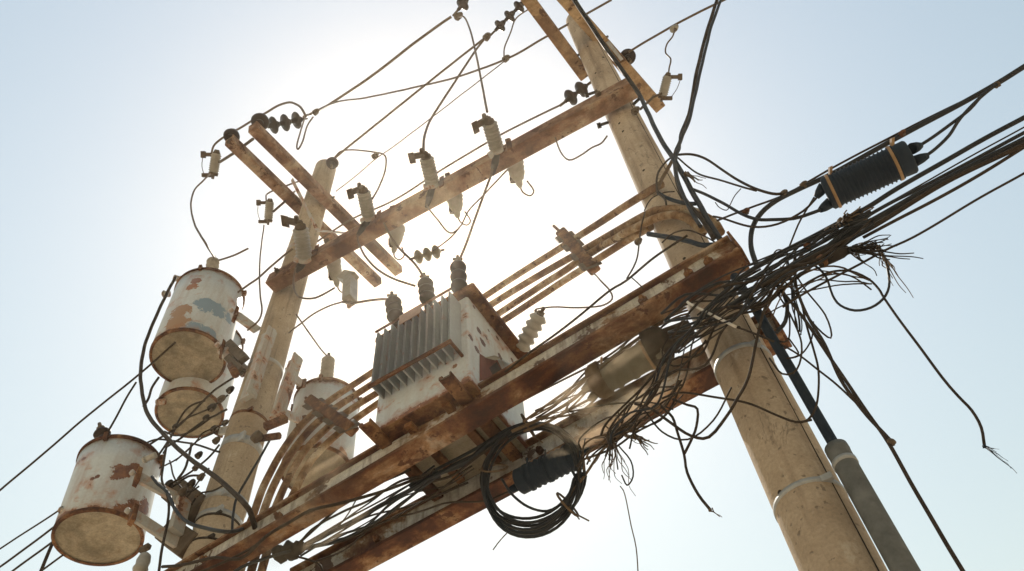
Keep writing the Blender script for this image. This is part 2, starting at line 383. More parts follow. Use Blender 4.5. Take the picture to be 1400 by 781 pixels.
for (px, py) in ((803, 63), (813, 99), (846, 168), (851, 179), (880, 233), (826, 72), (1062, 672), (936, 354), (1010, 445)):
    p = P(px, py, -.1); a = V((XR, 0, p.z)); q = P(px, py, -.155); d = V((q.x-XR, q.y, 0)).normalized()
    r = rR(q.z); a = V((XR, 0, q.z))+d*(r-0.03)
    MB().cyl(a, a+d*0.034, 0.012, n=10).build('bolt_hole_shade', M['dark'], poleR)  # solid dark peg, coloured as the shade inside a hole
for (px, py, dx) in ((824, 182, -1), (871, 150, 1), (826, 128, -1)):
    z = P(px, py, 0).z; a = V((XR+dx*rR(z)*0.8, -0.06, z))
    MB().cyl(a, a+V((dx*0.12, -0.03, 0)), 0.016, n=8).cyl(a+V((dx*0.09, -.02, 0)), a+V((dx*0.125, -.03, 0)), 0.03, n=6).build('step_bolt', M['dark'], poleR)
# thin joint line running down the right pole
MB().tube([V((XR+rR(z)*cos(-0.62)*1.001, rR(z)*sin(-0.62)*1.001, z)) for z in [2+i*0.25 for i in range(int((topR-2.3)/.25))]], 0.0035, 5).build('joint_line', M['dark'], poleR)
# crack lines and drilled holes on the left pole, their inner shade painted as dark pegs
for (px, py) in ((372, 470), (362, 500), (408, 372), (440, 258)):
    q = P(px, py, -.17); d = V((q.x, q.y, 0)).normalized(); a = d*(rL(q.z)-0.03)+V((0, 0, q.z))
    MB().cyl(a, a+d*0.034, 0.014, n=10).build('bolt_hole_shade', M['dark'], poleL)

# grey riser conduit on the right pole, with the thick dark cable running into it
cb = P(1143, 612, -.16); rc = 0.052
t = thing('riser_conduit', (cb.x, cb.y, 0), 'grey steel riser pipe strapped to the side of the thick right pole', 'conduit')
MB().lathe(V((cb.x, cb.y, 0)), V((0, 0, 1)), [(0, rc), (cb.z-.05, rc), (cb.z-.03, rc+.002), (cb.z, rc+.001), (cb.z, rc-.012), (cb.z-.06, rc-.014)], 24).build('pipe', M['conduit_grey'], t)
MB().lathe(V((cb.x, cb.y, zb-.018)), V((0, 0, 1)), [(0, rc-.01), (0, rc+.004), (.028, rc+.004), (.028, rc-.01)], 24).build('strap', M['galv'], t)
cable('riser_cable', 'thick dark cable running down into the grey riser pipe', [(1004, 378, -.3), (1029, 415, -.32), (1054, 458, -.3), (1083, 507, -.25), (1117, 566, -.18), (1140, 606, -.16), (1155, 634, -.16)], 13, m='blueblack', amp=.004, n=12, cat='cable')

# ------------------------------------------------------------------ beams and crossarms
def ibeam(label, a, b, H, wt, wb, group=None):
    d = (b-a).normalized(); nrm = V((0, -1, 0)); up = d.cross(nrm); up = up if up.z > 0 else -up
    t = thing('steel_beam', (a+b)/2-V((0, 0, H/2)), label, 'steel beam', group)
    MB().obox((a+b)/2, (b-a)/2, nrm*0.014, up*(H/2-.012), .004).build('web', M['beam'], t)
    MB().obox((a+b)/2+up*(H/2), (b-a)/2, nrm*(wt/2), up*0.012, .004).build('top_flange', M['flange'], t)
    MB().obox((a+b)/2-up*(H/2), (b-a)/2, nrm*(wb/2), up*0.016, .004).build('bottom_flange', M['flange'], t)
    return t, d, up
B1a, B1b = P(215, 810, -.3), P(1008, 341, -.3)
beam1, d1, up1 = ibeam('long rusty steel beam under the box transformer, the nearer and higher of the pair', B1a, B1b, .215, .10, .165)
B2a, B2b = P(400, 803, .3), P(1062, 447, .3)
beam2, d2, up2 = ibeam('rusty steel beam behind the coiled cable, the lower and farther of the pair', B2a, B2b, .24, .12, .16)
# end plates and bolts
MB().obox(B1b+d1*.01, d1*.008, V((0, .072, 0)), up1*.117, .003).build('end_plate', M['rust'], beam1)
MB().obox(B2b+d2*.01, d2*.010, V((0, .085, 0)), up2*.135, .003).build('end_plate', M['rust'], beam2)
for k in (0.10, 0.24, 0.86, 0.93, 0.96):
    q = B1a.lerp(B1b, k)+V((0, -.014, 0))
    MB().cyl(q, q+V((0, -.03, 0)), .03, n=6).cyl(q, q+V((0, -.055, 0)), .014, n=8).build('bolt', M['rust'], beam1)
for k in (0.2, 0.55, 0.97):
    q = B2a.lerp(B2b, k)+V((0, -.014, 0))
    MB().cyl(q, q+V((0, -.03, 0)), .028, n=6).cyl(q, q+V((0, -.05, 0)), .013, n=8).build('bolt', M['rust'], beam2)

def crossarm(label, a, b, w_, m, group='crossarms', name='crossarm'):
    t = thing(name, (a+b)/2, label, 'crossarm', group)
    MB().bar(a, b, w_, w_*1.05, bev=.006).build('bar', m, t); return t
UBa, UBb = P(372, 388, -.27), P(866, 119, -.27)
ub = crossarm('long brown beam spanning both poles and carrying the ribbed fuse cutouts', UBa, UBb, .165, M['arm'], None, 'crossbeam')
def on_ub(k): return UBa.lerp(UBb, k)
for k in (.035, .10, .93):
    q = on_ub(k)+V((0, -.083, .02)); MB().cyl(q, q+V((0, -.035, 0)), .028, n=6).cyl(q, q+V((0, -.06, 0)), .012, n=8).build('bolt', M['fitting'], ub)
Aa, Ab = P(345, 173, .25, 0), P(545, 371, .25, 0)
armA = crossarm('brown crossarm on top of the left pole, its near end beside the dark disc insulators', Aa, Ab, .135, M['arm'])
Ba, Bb = P(313, 191, -.25, 0), P(517, 387, -.25, 0)
armB = crossarm('brown crossarm passing behind the left pole top, lower of the two there', Ba, Bb, .135, M['arm'])
ZR = 11.3
Cc = [P(665, -78, ZR, 2), P(800, 104, ZR, 2)]; Dd = [P(710, -72, ZR, 2), P(902, 147, ZR, 2)]
armC = crossarm('tan crossarm passing behind the top of the right pole', Cc[0], Cc[1], .14, M['tan_arm'])
armD = crossarm('tan crossarm in front of the right pole top, with a dark pin insulator', Dd[0], Dd[1], .14, M['tan_arm'])
# through bolts that tie each pair of arms across its pole
for (x0, x1, y, z, par) in ((-.36, .36, 0, (Aa.z+Ab.z)/2, armA),):
    MB().cyl(V((x0, y, z)), V((x1, y, z)), .014, n=8).build('through_bolt', M['fitting'], par)
c0 = Cc[0].lerp(Cc[1], .86); c1 = V((Dd[0].x+(Dd[1].x-Dd[0].x)*.76, c0.y, ZR))
MB().cyl(c0, c1, .014, n=8).build('through_bolt', M['fitting'], armD)
MB().obox(c1+V((-.02, .16, -.09)), V((.02, .14, 0)), V((.02, 0, 0)), V((0, 0, .008))).build('bracket_plate', M['galv'], armD)
# flat braces from crossarm A down to the pole
foot = P(427, 320, -.19)
for (px, py) in ((400, 243), (482, 317)):
    e = P(px, py, .22, 0)-V((0, 0, .05)); f2 = foot+V((.08, 0, 0))
    MB().bar(e, f2, .05, .012).build('brace', M['old_galv'], armA)

# ------------------------------------------------------------------ insulators
def sheds(L, r_in, r_out, n, cap=0.0):
    pr = [(0, r_in*.9)]; s = L/n
    for i in range(n):
        b = i*s; pr += [(b+s*.12, r_in), (b+s*.30, r_out*.93), (b+s*.5, r_out), (b+s*.66, r_out*.9), (b+s*.9, r_in)]
    pr += [(L, r_in*.9)]; return pr
def pin_insulator(px, py, y, ax, label, r, low=None, group='pin insulators'):
    p = P(px, py, y, ax); t = thing('pin_insulator', p-V((0, 0, .1)), label, 'insulator', group)
    MB().lathe(p-V((0, 0, r*.9)), V((0, 0, 1)), [(0, r*.45), (0, r*.9), (r*.35, r), (r*.8, r*.85), (r*1.0, r*.5), (r*1.15, r*.62), (r*1.5, r*.55), (r*1.7, r*.25)], 24).build('cap', M['brown_glaze'], t)
    MB().cyl(p-V((0, 0, r*1.5)), p-V((0, 0, r*.7)), r*.55, r*.4, 16).build('skirt', M['brown_glaze'], t)
    MB().cyl(p-V((0, 0, (low or r*2.6))), p-V((0, 0, r*1.2)), .02, n=8).build('pin', M['fitting'], t)
pin_insulator(357, 164, .25, 0, 'dark pin insulator on the near end of the upper left crossarm', .115)
pin_insulator(318, 184, -.25, 0, 'dark pin insulator at the leftmost crossarm tip', .105)
pin_insulator(455, 221, -.13, 1, 'small brown insulator on the left pole top', .09)
pin_insulator(857, 76, ZR+.2, 2, 'dark round insulator on the tan arm at right pole', .10)

def disc_string(name_label, pts, n, R, y, group='strain insulator strings', m='brown_glaze', kk=.02):
    a = P(pts[0][0], pts[0][1], y); b = toward(a, pts[1][0], pts[1][1], kk); d = b-a; L = d.length; dn = d.normalized()
    t = thing('strain_insulator', (a+b)/2, name_label, 'insulator', group); s = L/n
    for i in range(n):
        o = a+dn*(s*i)
        MB().lathe(o, dn, [(0, R*.22), (s*.3, R*.30), (s*.36, R*.55), (s*.42, R*.93), (s*.50, R), (s*.56, R*.95), (s*.60, R*.6), (s*.64, R*.35), (s*.78, R*.45), (s, R*.24)], 22).build('disc', M[m], t)
    MB().cyl(a-dn*s*.5, a+dn*s*.1, R*.16, n=10).cyl(b-dn*s*.1, b+dn*s*.45, R*.16, n=10).build('shackle', M['fitting'], t)
    return t
disc_string('string of dark discs beside the left crossarm tip', [(366, 173), (413, 163)], 3, .115, -1.2)
disc_string('three brown discs hanging under the top left of the tan arm', [(677, 42), (716, 3)], 3, .10, -.1)
disc_string('brown disc pair cut by the top picture edge', [(626, 14), (652, -16)], 2, .125, -.1)
disc_string('two small discs behind the beam at the right pole', [(773, 139), (802, 117)], 2, .10, .15)
disc_string('pale hazy disc string below the long upper beam', [(566, 353), (602, 343)], 3, .085, .55, m='grey_glaze')

# ------------------------------------------------------------------ fuse cutouts on the long upper beam
def cutout(label, bpx, tpx, y, r_px, hook, hang):
    base = P(bpx[0], bpx[1], y); top = toward(base, tpx[0], tpx[1], -.015); d = top-base; L = d.length; dn = d.normalized()
    s = m_per_px(base); r = r_px*s
    t = thing('fuse_cutout', base, label, 'fuse cutout', 'fuse cutouts along the upper beam')
    MB().lathe(base, dn, sheds(L, r*.52, r, 8), 24).build('insulator', M['grey_glaze'], t)
    c = MB().lathe(top, dn, [(0, r*.7), (L*.10, r*.66), (L*.14, r*.4), (L*.2, r*.38)], 14)
    side = CR*hook[0]+CU*hook[1]; side = side.normalized()
    q = top+dn*L*.15
    c.bar(q-side*r*.2, q+side*r*2.0, r*.6, r*.7, up=dn); c.obox(q+side*r*1.9-dn*r*.2, side*r*.4, dn*r*.75, CF*r*.4)
    c.cyl(q+side*r*.4, q+side*r*.4+dn*r*.9, r*.4, r*.25, 8)
    c.build('top_contact', M['fitting'], t)
    lo = MB().lathe(base-dn*L*.18, dn, [(0, r*.5), (L*.05, r*.85), (L*.18, r*.8)], 14)
    lo.bar(base-dn*L*.1, base-dn*L*.12-side*r*-1.3, r*.8, r*.7, up=dn)
    lo.build('lower_clamp', M['old_galv'], t)
    # hinge and fuse holder hanging in front of the beam
    h0 = base-dn*L*.12; h1 = toward(base, hang[0], hang[1], .0)
    f = MB().cyl(h0, h0.lerp(h1, .55), r*.42, r*.5, 10); f.cyl(h0.lerp(h1, .5), h1, r*.5, r*.25, 10)
    f.build('fuse_holder', M['dark'], t)
    # bracket back to the beam
    k = min(range(101), key=lambda i: (on_ub(i/100)-base).length)/100
    q2 = on_ub(k)+V((0.02, 0, .0))
    bk = MB().bar(base-dn*L*.02, q2+V((.06, 0, .10)), .035, .05); bk.bar(q2+V((.06, -.09, .11)), q2+V((.06, -.09, -.12)), .05, .012, up=V((0, 1, 0)))
    bk.build('bracket', M['rust'], t)
    return t
cutout('ribbed grey fuse cutout in front of the left pole', (416, 352), (411, 312), -.42, 11, (-1, .25), (404, 372))
cutout('ribbed fuse cutout second from the left on the upper beam', (504, 295), (497, 262), -.42, 9.5, (-.9, -.35), (489, 322))
cutout('ribbed fuse cutout at the middle of the upper beam', (591, 250), (583, 216), -.42, 10, (-1, -.2), (583, 284))
cutout('highest ribbed fuse cutout on the upper beam, nearest the right pole', (679, 203), (669, 168), -.42, 10.5, (-.9, -.5), (673, 240))

def arrester(label, tpx, bpx, y, r_px, group='bulb arresters under the upper beam'):
    a = P(tpx[0], tpx[1], y); b = toward(a, bpx[0], bpx[1], .01); d = b-a; L = d.length; s = m_per_px(a); r = r_px*s
    t = thing('surge_arrester', b, label, 'arrester', group)
    MB().lathe(a, d, [(0, r*.5), (L*.06, r*.85), (L*.2, r), (L*.27, r*.86), (L*.33, r*.95), (L*.4, r*.84), (L*.5, r*.86), (L*.72, r*.62), (L*.75, r*.42), (L*.9, r*.36), (L, r*.2)], 20, .02).build('body', M['grey_glaze'], t)
    q = a+d*.62+CR*-r*.5
    MB().obox(q, CR*r*.35, CU*r*.45, CF*r*.3).cyl(q, q-CU*r*.7, r*.28, n=8).build('clamp', M['fitting'], t)
    e = b; n0 = d.normalized(); sd = CR
    MB().tube(spline([e-n0*L*.1, e+n0*r*.5+sd*r*.2, e+n0*r*.9+sd*r*.9, e+n0*r*.3+sd*r*1.4, e-n0*r*.8+sd*r*.9]), r*.09, 6).build('wire_loop', M['conductor'], t)
    b0 = MB().bar(a+d*.1, a+CU*.10-V((0, .12, 0)), .05, .05); b0.build('bracket', M['fitting'], t)
arrester('grey bulb arrester nearest the right pole below the upper beam', (702, 216), (711, 257), -.12, 13)
arrester('grey bulb arrester below the middle of the upper beam', (620, 262), (626, 298), -.12, 12)
arrester('hazy grey bulb arrester between the crossarm ends', (545, 306), (538, 346), -.12, 11)
arrester('grey bulb arrester just right of the left pole', (455, 350), (461, 392), -.12, 11)
# pale angular clamp body hanging beside that arrester
cp = P(473, 382, -.1)
t = thing('dead_end_clamp', cp, 'pale angular clamp dangling right of the left pole arrester', 'clamp')
MB().bar(P(469, 378, -.1), P(483, 381, -.1), .09, .12).bar(P(479, 381, -.1), P(478, 412, -.1), .13, .10).build('body', M['grey_glaze'], t)
MB().cyl(P(478, 410, -.1), P(477, 420, -.1), .03, .02, 8).build('eye', M['old_galv'], t)

# small cylinder arresters with rods
def small_arrester(label, tpx, bpx, y, r_px, rod, side):
    a = P(tpx[0], tpx[1], y); b = toward(a, bpx[0], bpx[1], .0); d = b-a; L = d.length; dn = d.normalized(); r = r_px*m_per_px(a)
    t = thing('small_arrester', b, label, 'arrester', 'small cylinder arresters on the crossarms')
    MB().lathe(a, d, [(0, r*.8)]+[(L*(.06+.88*i/16), r*(1 if i % 2 else .78)) for i in range(17)]+[(L, r*.8)], 18).build('body', M['grey_glaze'], t)
    u = MB().obox(a+CR*side*r*1.3-dn*-r*.2, CR*r*1.2, CU*r*.3, CF*r*.4); u.obox(a+CR*side*r*2.4-CU*r*.2, CR*r*.4, CU*r*.6, CF*r*.35); u.cyl(a-dn*r*.7, a, r*.4, r*.7, 10)
    u.build('top_clamp', M['fitting'], t)
    l = MB().lathe(b, dn, [(0, r*.9), (r*.6, r*.8), (r*.6, r*.3), (r*1.2, r*.25)], 12); l.obox(b+CR*side*r*1.0+dn*r*.5, CR*r*1.0, CU*r*.35, CF*r*.4)
    l.build('bottom_clamp', M['fitting'], t)
    q0, q1 = a+CR*side*r*2.5-CU*r*.6, b+CR*side*r*1.6+dn*r*.6
    MB().tube(spline([q0, q0.lerp(q1, .5)+CR*side*r*.3, q1]), r*.07, 5).build('link_wire', M['conductor'], t)
    if rod: MB().tube(pix(rod, y), r*.25, 7).build('rod', M['fitting'], t)
small_arrester('small grey arrester at far left beyond the leftmost crossarm', (296, 210), (292, 236), -1.1, 7.5, [(300, 222, -1.1), (322, 208, -1.15), (346, 190, -1.2)], -1)
small_arrester('small grey arrester left of the left pole between the arms', (369, 276), (367, 300), -.3, 6.5, [(373, 290), (388, 277), (403, 262, 0)], -1)
small_arrester('small ribbed arrester hanging from the tan arm right of the pole top', (913, 104), (906, 131), -.1, 7, [(905, 128), (893, 133), (875, 150, -.05)], 1)

# ------------------------------------------------------------------ drum transformers
def drum(label, bpx, tpx, y, r_px, bush, m, arms, lug=(), group='drum transformers on the left pole', spots=None, bush_m='grey_glaze', plate=None):
    base = P(bpx[0], bpx[1], y); s = m_per_px(base); R = r_px*s
    d, H = upright(base, tpx[0], tpx[1])
    t = thing('drum_transformer', base, label, 'transformer', group)
    x, yy, _ = ortho(d)
    if spots:
        sp = []
        for (px, py, rr, c) in spots:                 # a bare patch on the side of the drum that faces the road
            rv = ray(px, py); o_ = C-base; a_ = rv-d*rv.dot(d); b_ = o_-d*o_.dot(d)
            qa, qb, qc = a_.dot(a_), a_.dot(b_), b_.dot(b_)-R*R
            t_ = (-qb-sqrt(max(0.0, qb*qb-qa*qc)))/qa; sp.append((tuple(o_+rv*t_), rr, c))
        m = m_chip('flaking drum paint', (0.50, 0.525, 0.535), (0.40, 0.415, 0.41), RUST1, RUST2, 0.66, 3.2, 0.42, 0.5, sp, ((2, 0.0, .09), (2, H, .07)))
    MB().lathe(base, d, [(.015, R*.985), (.03, R), (H*.35, R*1.004), (H*.7, R), (H-.03, R)], 56).build('tank', m, t)
    MB().lathe(base, d, [(.004, R*.93), (0, R*.95), (0, R*1.008), (.03, R*1.012), (.035, R*.98)], 56, cap=False).build('base_ring', M['rust'], t)
    MB().lathe(base, d, [(.014, R*.97), (.02, R*.4)], 40).build('bottom_plate', M['base'], t)
    lid = MB().lathe(base+d*(H-.03), d, [(0, R*.98), (0, R*1.03), (.03, R*1.035), (.045, R*1.015), (.10, R*.55), (.12, R*.2)], 56)
    lid.build('lid', M['flange'], t)
    for k in range(4):
        a = k*pi/2+.5; q = base+d*(H-.02)+(x*cos(a)+yy*sin(a))*R*1.05
        MB().obox(q, (x*cos(a)+yy*sin(a))*.022, d*.04, (x*-sin(a)+yy*cos(a))*.018).build('lid_clamp', M['rust'], t)
    if bush:
        (p0, p1, rp, n_) = bush; b0 = P(p0[0], p0[1], y+.0); bd, bl = upright(b0, p1[0], p1[1]); br = rp*m_per_px(b0)
        bb = MB().lathe(b0-bd*.06, bd, sheds(bl+.06, br*.58, br, n_), 22).build('bushing', M[bush_m], t)
        e = b0+bd*bl
        MB().lathe(e, bd, [(0, br*.45), (.03, br*.5), (.05, br*.25), (.10, br*.22)], 10).build('terminal', M['fitting'], bb)
    for (p0, p1, y0, y1, w_) in arms:
        a, b = P(p0[0], p0[1], y0), P(p1[0], p1[1], y1); w_ = w_*m_per_px(a)
        c = MB().bar(a, b, w_*.35, w_, up=d); ep = MB().obox(a, (b-a).normalized()*w_*.2, d*w_*.75, (b-a).cross(d).normalized()*w_*.5)
        ep.build('arm_foot', M['rust'], t); c.cyl(a+V((0, -w_*.4, 0)), a+V((0, -w_*.75, 0)), w_*.25, n=6).cyl(a.lerp(b, .18)+V((0, -w_*.3, 0)), a.lerp(b, .18)+V((0, -w_*.45, 0)), w_*.14, n=6)
        c.build('mounting_arm', M['old_galv'], t)
    for (px, py, dx, dy, y_) in lug:
        q = P(px, py, y_); s2 = m_per_px(q); dd = (CR*dx-CU*dy)*s2
        MB().cyl(q, q+dd, 4.5*s2, 4.0*s2, 10).cyl(q+dd, q+dd*1.25, 5.5*s2, 3.5*s2, 8).build('side_terminal', M['old_galv'], t)
    if plate:
        a, b, y_, w_ = plate; a, b = P(a[0], a[1], y_), P(b[0], b[1], y_); w_ = w_*m_per_px(a)
        MB().bar(a, b, w_, .05, up=V((0, 1, 0))).bar(a+CR*w_*.45-V((0, .05, 0)), b+CR*w_*.45-V((0, .05, 0)), .02, .12, up=V((0, 1, 0))).build('mounting_plate', M['old_galv'], t)
    return t, base, d, H, R
drum('large white drum transformer at lower left with torn rusty patches', (134, 737), (164, 634), -.3, 58, ((142, 602), (139, 588), 11.5, 2), M['paint'],
     [((188, 652), (262, 692), -.55, -.12, 16), ((182, 704), (256, 752), -.55, -.12, 17)], [(92, 700, -9, -3, -.62), (213, 622, -14, 6, -.6)],
     spots=[(166, 645, .085, 'rust'), (178, 642, .05, 'rust'), (146, 707, .055, 'rust'), (168, 704, .10, 'rust'), (188, 700, .12, 'rust'), (198, 692, .09, 'rust'), (178, 716, .09, 'rust'), (186, 640, .05, 'rust'), (126, 655, .02, 'rust'), (133, 652, .02, 'rust')], bush_m='brown_glaze')
drum('white drum transformer at upper left with bare blue-grey patches', (257, 491), (287, 405), -.2, 50, ((290, 368), (292, 356), 9, 3), M['paint'],
     [((322, 430), (352, 452), -.35, -.12, 14), ((304, 478), (338, 512), -.35, -.12, 16)], [(232, 402, -8, 0, -.5), (238, 380, 8, 2, -.5)],
     spots=[(282, 417, .12, (.19, .255, .31)), (298, 424, .11, (.19, .255, .31)), (312, 436, .07, (.19, .255, .31)), (266, 450, .13, (.19, .255, .31)), (284, 456, .11, (.19, .255, .31)), (262, 392, .07, (.28, .12, .05)), (247, 425, .12, (.29, .17, .09)), (241, 440, .13, (.29, .17, .09)), (233, 458, .11, (.29, .17, .09)), (268, 384, .06, (.22, .09, .04))],
     plate=((368, 455), (338, 545), -.24, 21))
drum('drum transformer half hidden behind the upper left one', (259, 566), (290, 470), .30, 45, None, M['paint'], [((300, 590), (330, 585), .1, .0, 12)], [(226, 549, -10, 1, .0)])
drum('hazy white drum transformer behind the pipes right of the left pole', (432, 646), (447, 551), .78, 48, ((445, 530), (449, 491), 9.5, 9), M['paint'],
     [((412, 525), (392, 508), .3, .0, 12), ((412, 575), (388, 565), .3, .0, 12)], [],
     spots=[(444, 612, .09, (.36, .38, .38)), (470, 620, .06, (.30, .15, .07)), (424, 604, .06, (.36, .38, .38))], plate=((404, 492), (378, 570), -.05, 19))

# ------------------------------------------------------------------ box transformer on the beams
YF = -.44
xr = P(641, 470, YF).x; xl = P(514, 560, YF).x
zlid = P(650, 388, YF-.04).z; yb = P(714, 470, xr, 0).y-.09
z0 = max(B1a.z+(B1b.z-B1a.z)*.5, B2a.z)+.10
tx = thing('box_transformer', ((xl+xr)/2, (YF+yb)/2, z0), 'chipped grey box transformer with cooling fins standing on the beams', 'transformer')
side_pts = [(662, 441), (668, 446), (677, 449), (690, 446), (694, 459)]
sp = []
for (px, py, r_) in ((645, 409, .016), (664, 421, .022), (675, 436, .028), (684, 450, .025), (690, 437, .02), (690, 460, .02), (644, 462, .028), (660, 468, .035), (668, 452, .014), (684, 488, .03), (700, 492, .03), (648, 420, .02), (655, 452, .03), (672, 442, .022), (680, 462, .025), (665, 462, .02), (700, 470, .018), (652, 478, .03)):
    q = P(px, py, xr, 0); sp.append((tuple(q-V(((xl+xr)/2, (YF+yb)/2, z0))), r_*0.95, (.075, .024, .014)))
for (px, py, r_) in ((540, 600, .05), (560, 588, .07), (585, 575, .08), (605, 566, .06), (572, 590, .05), (636, 520, .03), (622, 500, .025)):
    q = P(px, py, YF); sp.append((tuple(q-V(((xl+xr)/2, (YF+yb)/2, z0))), r_, (.17, .07, .03)))
mbox = m_chip('flaking box paint', (0.50, 0.53, 0.54), (0.40, 0.415, 0.41), (0.085, 0.022, 0.014), RUST2, 0.63, 6.0, 0.35, 0.5, sp, ((2, 0.0, .07), (2, zlid-z0, .05)))
MB().box((xl, YF, z0), (xr, yb, zlid-.02), .012).build('tank', mbox, tx)
MB().box((xl-.05, YF-.05, zlid-.02), (xr+.085, yb+.05, zlid+.035), .012).build('lid', M['rust'], tx)
MB().box((xl+.02, -.19, z0-.02), (xr-.02, yb-.02, z0-.002)).build('bottom_plate', M['base'], tx)
MB().box((xl+.004, YF+.004, z0-.016), (xr-.004, -.195, z0-.002)).build('bottom_rim', M['rust'], tx)
for i in range(7):
    q = V((xr+.05, YF+.02+(yb-YF)*i/6, zlid-.045)); MB().cyl(q, q+V((0, 0, .03)), .016, n=6).build('lid_bolt', M['rust'], tx)
# fins
fw_ = P(632, 487, YF); fz0 = fw_.z; yf2 = P(615, 468, fz0, 2).y; fz1 = P(613, 399, yf2).z; fx1 = P(614, 430, yf2).x; fx0 = P(511, 500, yf2).x
nf = 11
for i in range(nf):
    x_ = fx0+(fx1-fx0)*i/(nf-1)
    f = MB().obox(V((x_, (yf2+YF)/2, (fz0+fz1)/2)), V((.006, 0, 0)), V((0, (YF-yf2)/2, 0)), V((0, 0, (fz1-fz0)/2)), .002)
    f.obox(V((x_, yf2+.012, (fz0+fz1)/2)), V((.008, 0, 0)), V((0, .012, 0)), V((0, 0, (fz1-fz0)/2-.004)), .004)
    f.build('cooling_fin', M['fin'], tx)
MB().bar(V((fx0-.02, yf2-.005, fz0)), V((fx1+.02, yf2-.005, fz0)), .02, .03).build('fin_rail', M['rust'], tx)
MB().bar(V((fx0-.02, yf2-.005, fz1+.012)), V((fx1+.02, yf2-.005, fz1+.012)), .014, .016).build('fin_rail', M['rust'], tx)
MB().bar(V((fx1+.012, yf2-.005, fz0-.004)), V((fx1+.012, YF, fz0-.004)), .02, .02).build('fin_rail', M['rust'], tx)
a = [P(px, py, yf2-.02) for (px, py) in ((546, 443), (576, 421), (576, 435), (546, 453))]
zt = fz1+.005; np_ = MB().box((a[0].x, yf2-.026, zt-.115), (a[1].x, yf2-.02, zt), .002).build('nameplate', M['rust'], tx)
mp_ = m_simple('faded nameplate', (0.20, 0.12, 0.09), (0.32, 0.22, 0.17), .7, 6); np_.data.materials.clear(); np_.data.materials.append(mp_)
# skid channels
for (x_, f_) in ((xr-.10, -.13), (xl+.02, -.11)):
    k = MB().box((x_-.04, YF+f_, z0-.05), (x_+.04, max(yb+.02, .40), z0-.032)); k.box((x_-.055, YF+f_, z0-.034), (x_-.028, max(yb+.02, .40), z0-.006)); k.box((x_+.028, YF+f_, z0-.034), (x_+.04, max(yb+.02, .40), z0-.006))
    k.build('skid', M['rust'], tx)
for (x_) in ((xl+xr)/2-.14, (xl+xr)/2+.16):
    MB().box((x_-.03, YF+.05, z0-.055), (x_+.03, yb-.05, z0-.022)).build('cross_member', M['rust'], tx)
# bushings
for (px, py, tx_, ty_, r_) in ((541, 437, 537, 410, 12), (585, 412, 581, 384, 11.5), (628, 398, 626, 360, 12)):
    b0 = P(px, py, -.22); bd, bl = upright(b0, tx_, ty_); r = r_*m_per_px(b0)
    dn = (b0.z-zlid)
    b1 = MB().lathe(b0-bd*(dn), bd, [(0, r*1.1), (.03, r*1.1), (.04, r*.7)]+[(dn+q[0], q[1]) for q in sheds(bl, r*.5, r, 3)][1:], 26).build('bushing', M['brown_glaze'], tx)
    e = b0+bd*bl; MB().lathe(e, bd, [(0, r*.4), (.04, r*.42), (.05, r*.22), (.12, r*.2)], 10).obox(e+bd*.07, CR*r*.6, CU*r*.16, CF*r*.16).build('terminal', M['fitting'], b1)
b0 = V((xr+.06, yb-.07, zlid+.0)); e = toward(b0, 738, 431, -.01)
gb = MB().lathe(b0, e-b0, sheds((e-b0).length, .05, .072, 5), 24).build('side_bushing', M['grey_glaze'], tx)
MB().lathe(e, e-b0, [(0, .03), (.03, .03), (.03, .015), (.07, .015)], 10).build('terminal', M['fitting'], gb)
# torn sheet metal low on the right side
def sidepoly(tr, off): return [P(px, py, xr+off, 0) for (px, py) in tr]
MB().plate(sidepoly([(656, 484), (664, 489), (677, 487), (688, 509), (674, 516), (656, 521)], .003), .004).build('torn_opening', M['red_rust'], tx)
MB().plate(sidepoly([(669, 503), (679, 495), (687, 509), (675, 515)], .007), .003).build('torn_hole_shade', M['dark'], tx)  # dark plate laid on as the shade inside the tear
fl = sidepoly([(662, 489), (676, 486), (678, 497), (668, 502)], .01); fl[2] += V((.06, -.02, 0)); fl[3] += V((.07, -.02, .0))
MB().add(fl, [[0, 1, 2], [0, 2, 3]]).build('torn_flap', M['base'], tx)
fl = sidepoly([(677, 486), (700, 501), (690, 509)], .012); fl[2] += V((.07, -.01, 0)); MB().add(fl, [[0, 1, 2]]).build('torn_flap', M['box_paint'], tx)
fl = sidepoly([(684, 487), (703, 500), (699, 504)], .014); fl[2] += V((.04, 0, 0)); MB().add(fl, [[0, 1, 2]]).build('torn_flap', M['box_paint'], tx)

# ------------------------------------------------------------------ rusty conduits between the poles
def conduit(label, tr, r, m='pipe'):
    p = pix(tr, 0); p.append(p[-1]-V((0, 0, 1.2))); o = MB().tube(wob(spline(p, .06), .004), r, 14).build('conduit_pipe', M[m]); tag(o, label, 'pipe', 'rusty pipes running behind the box transformer')
L_ = 'rusty pipe behind the box transformer, '
conduit(L_+'topmost of the four', [(905, 252, -.22), (880, 266, -.15), (790, 324, .25), (672, 399, .48), (515, 505, .44), (440, 556, .2), (400, 596, .08), (365, 655, 0), (340, 720, -.05), (318, 775, -.1)], .030)
conduit(L_+'the one bending round the right pole', [(985, 318, -.24), (975, 303, -.25), (945, 288, -.25), (905, 287, -.24), (878, 297, -.15), (800, 341, .25), (680, 411, .48), (515, 521, .44), (448, 566, .2), (408, 606, .08), (376, 660, 0), (352, 722, -.05), (330, 775, -.1)], .031)
conduit(L_+'third from the top', [(962, 318, -.23), (938, 298, -.26), (908, 294, -.25), (865, 312, -.12), (800, 352, .25), (690, 424, .48), (515, 537, .44), (456, 578, .2), (416, 618, .08), (388, 668, 0), (366, 722, -.05), (345, 775, -.1)], .030)
conduit(L_+'lowest of the four', [(890, 310, -.12), (862, 326, .0), (800, 366, .28), (700, 430, .48), (515, 553, .44), (464, 592, .2), (424, 632, .08), (400, 676, 0), (378, 725, -.05), (360, 775, -.1)], .030)
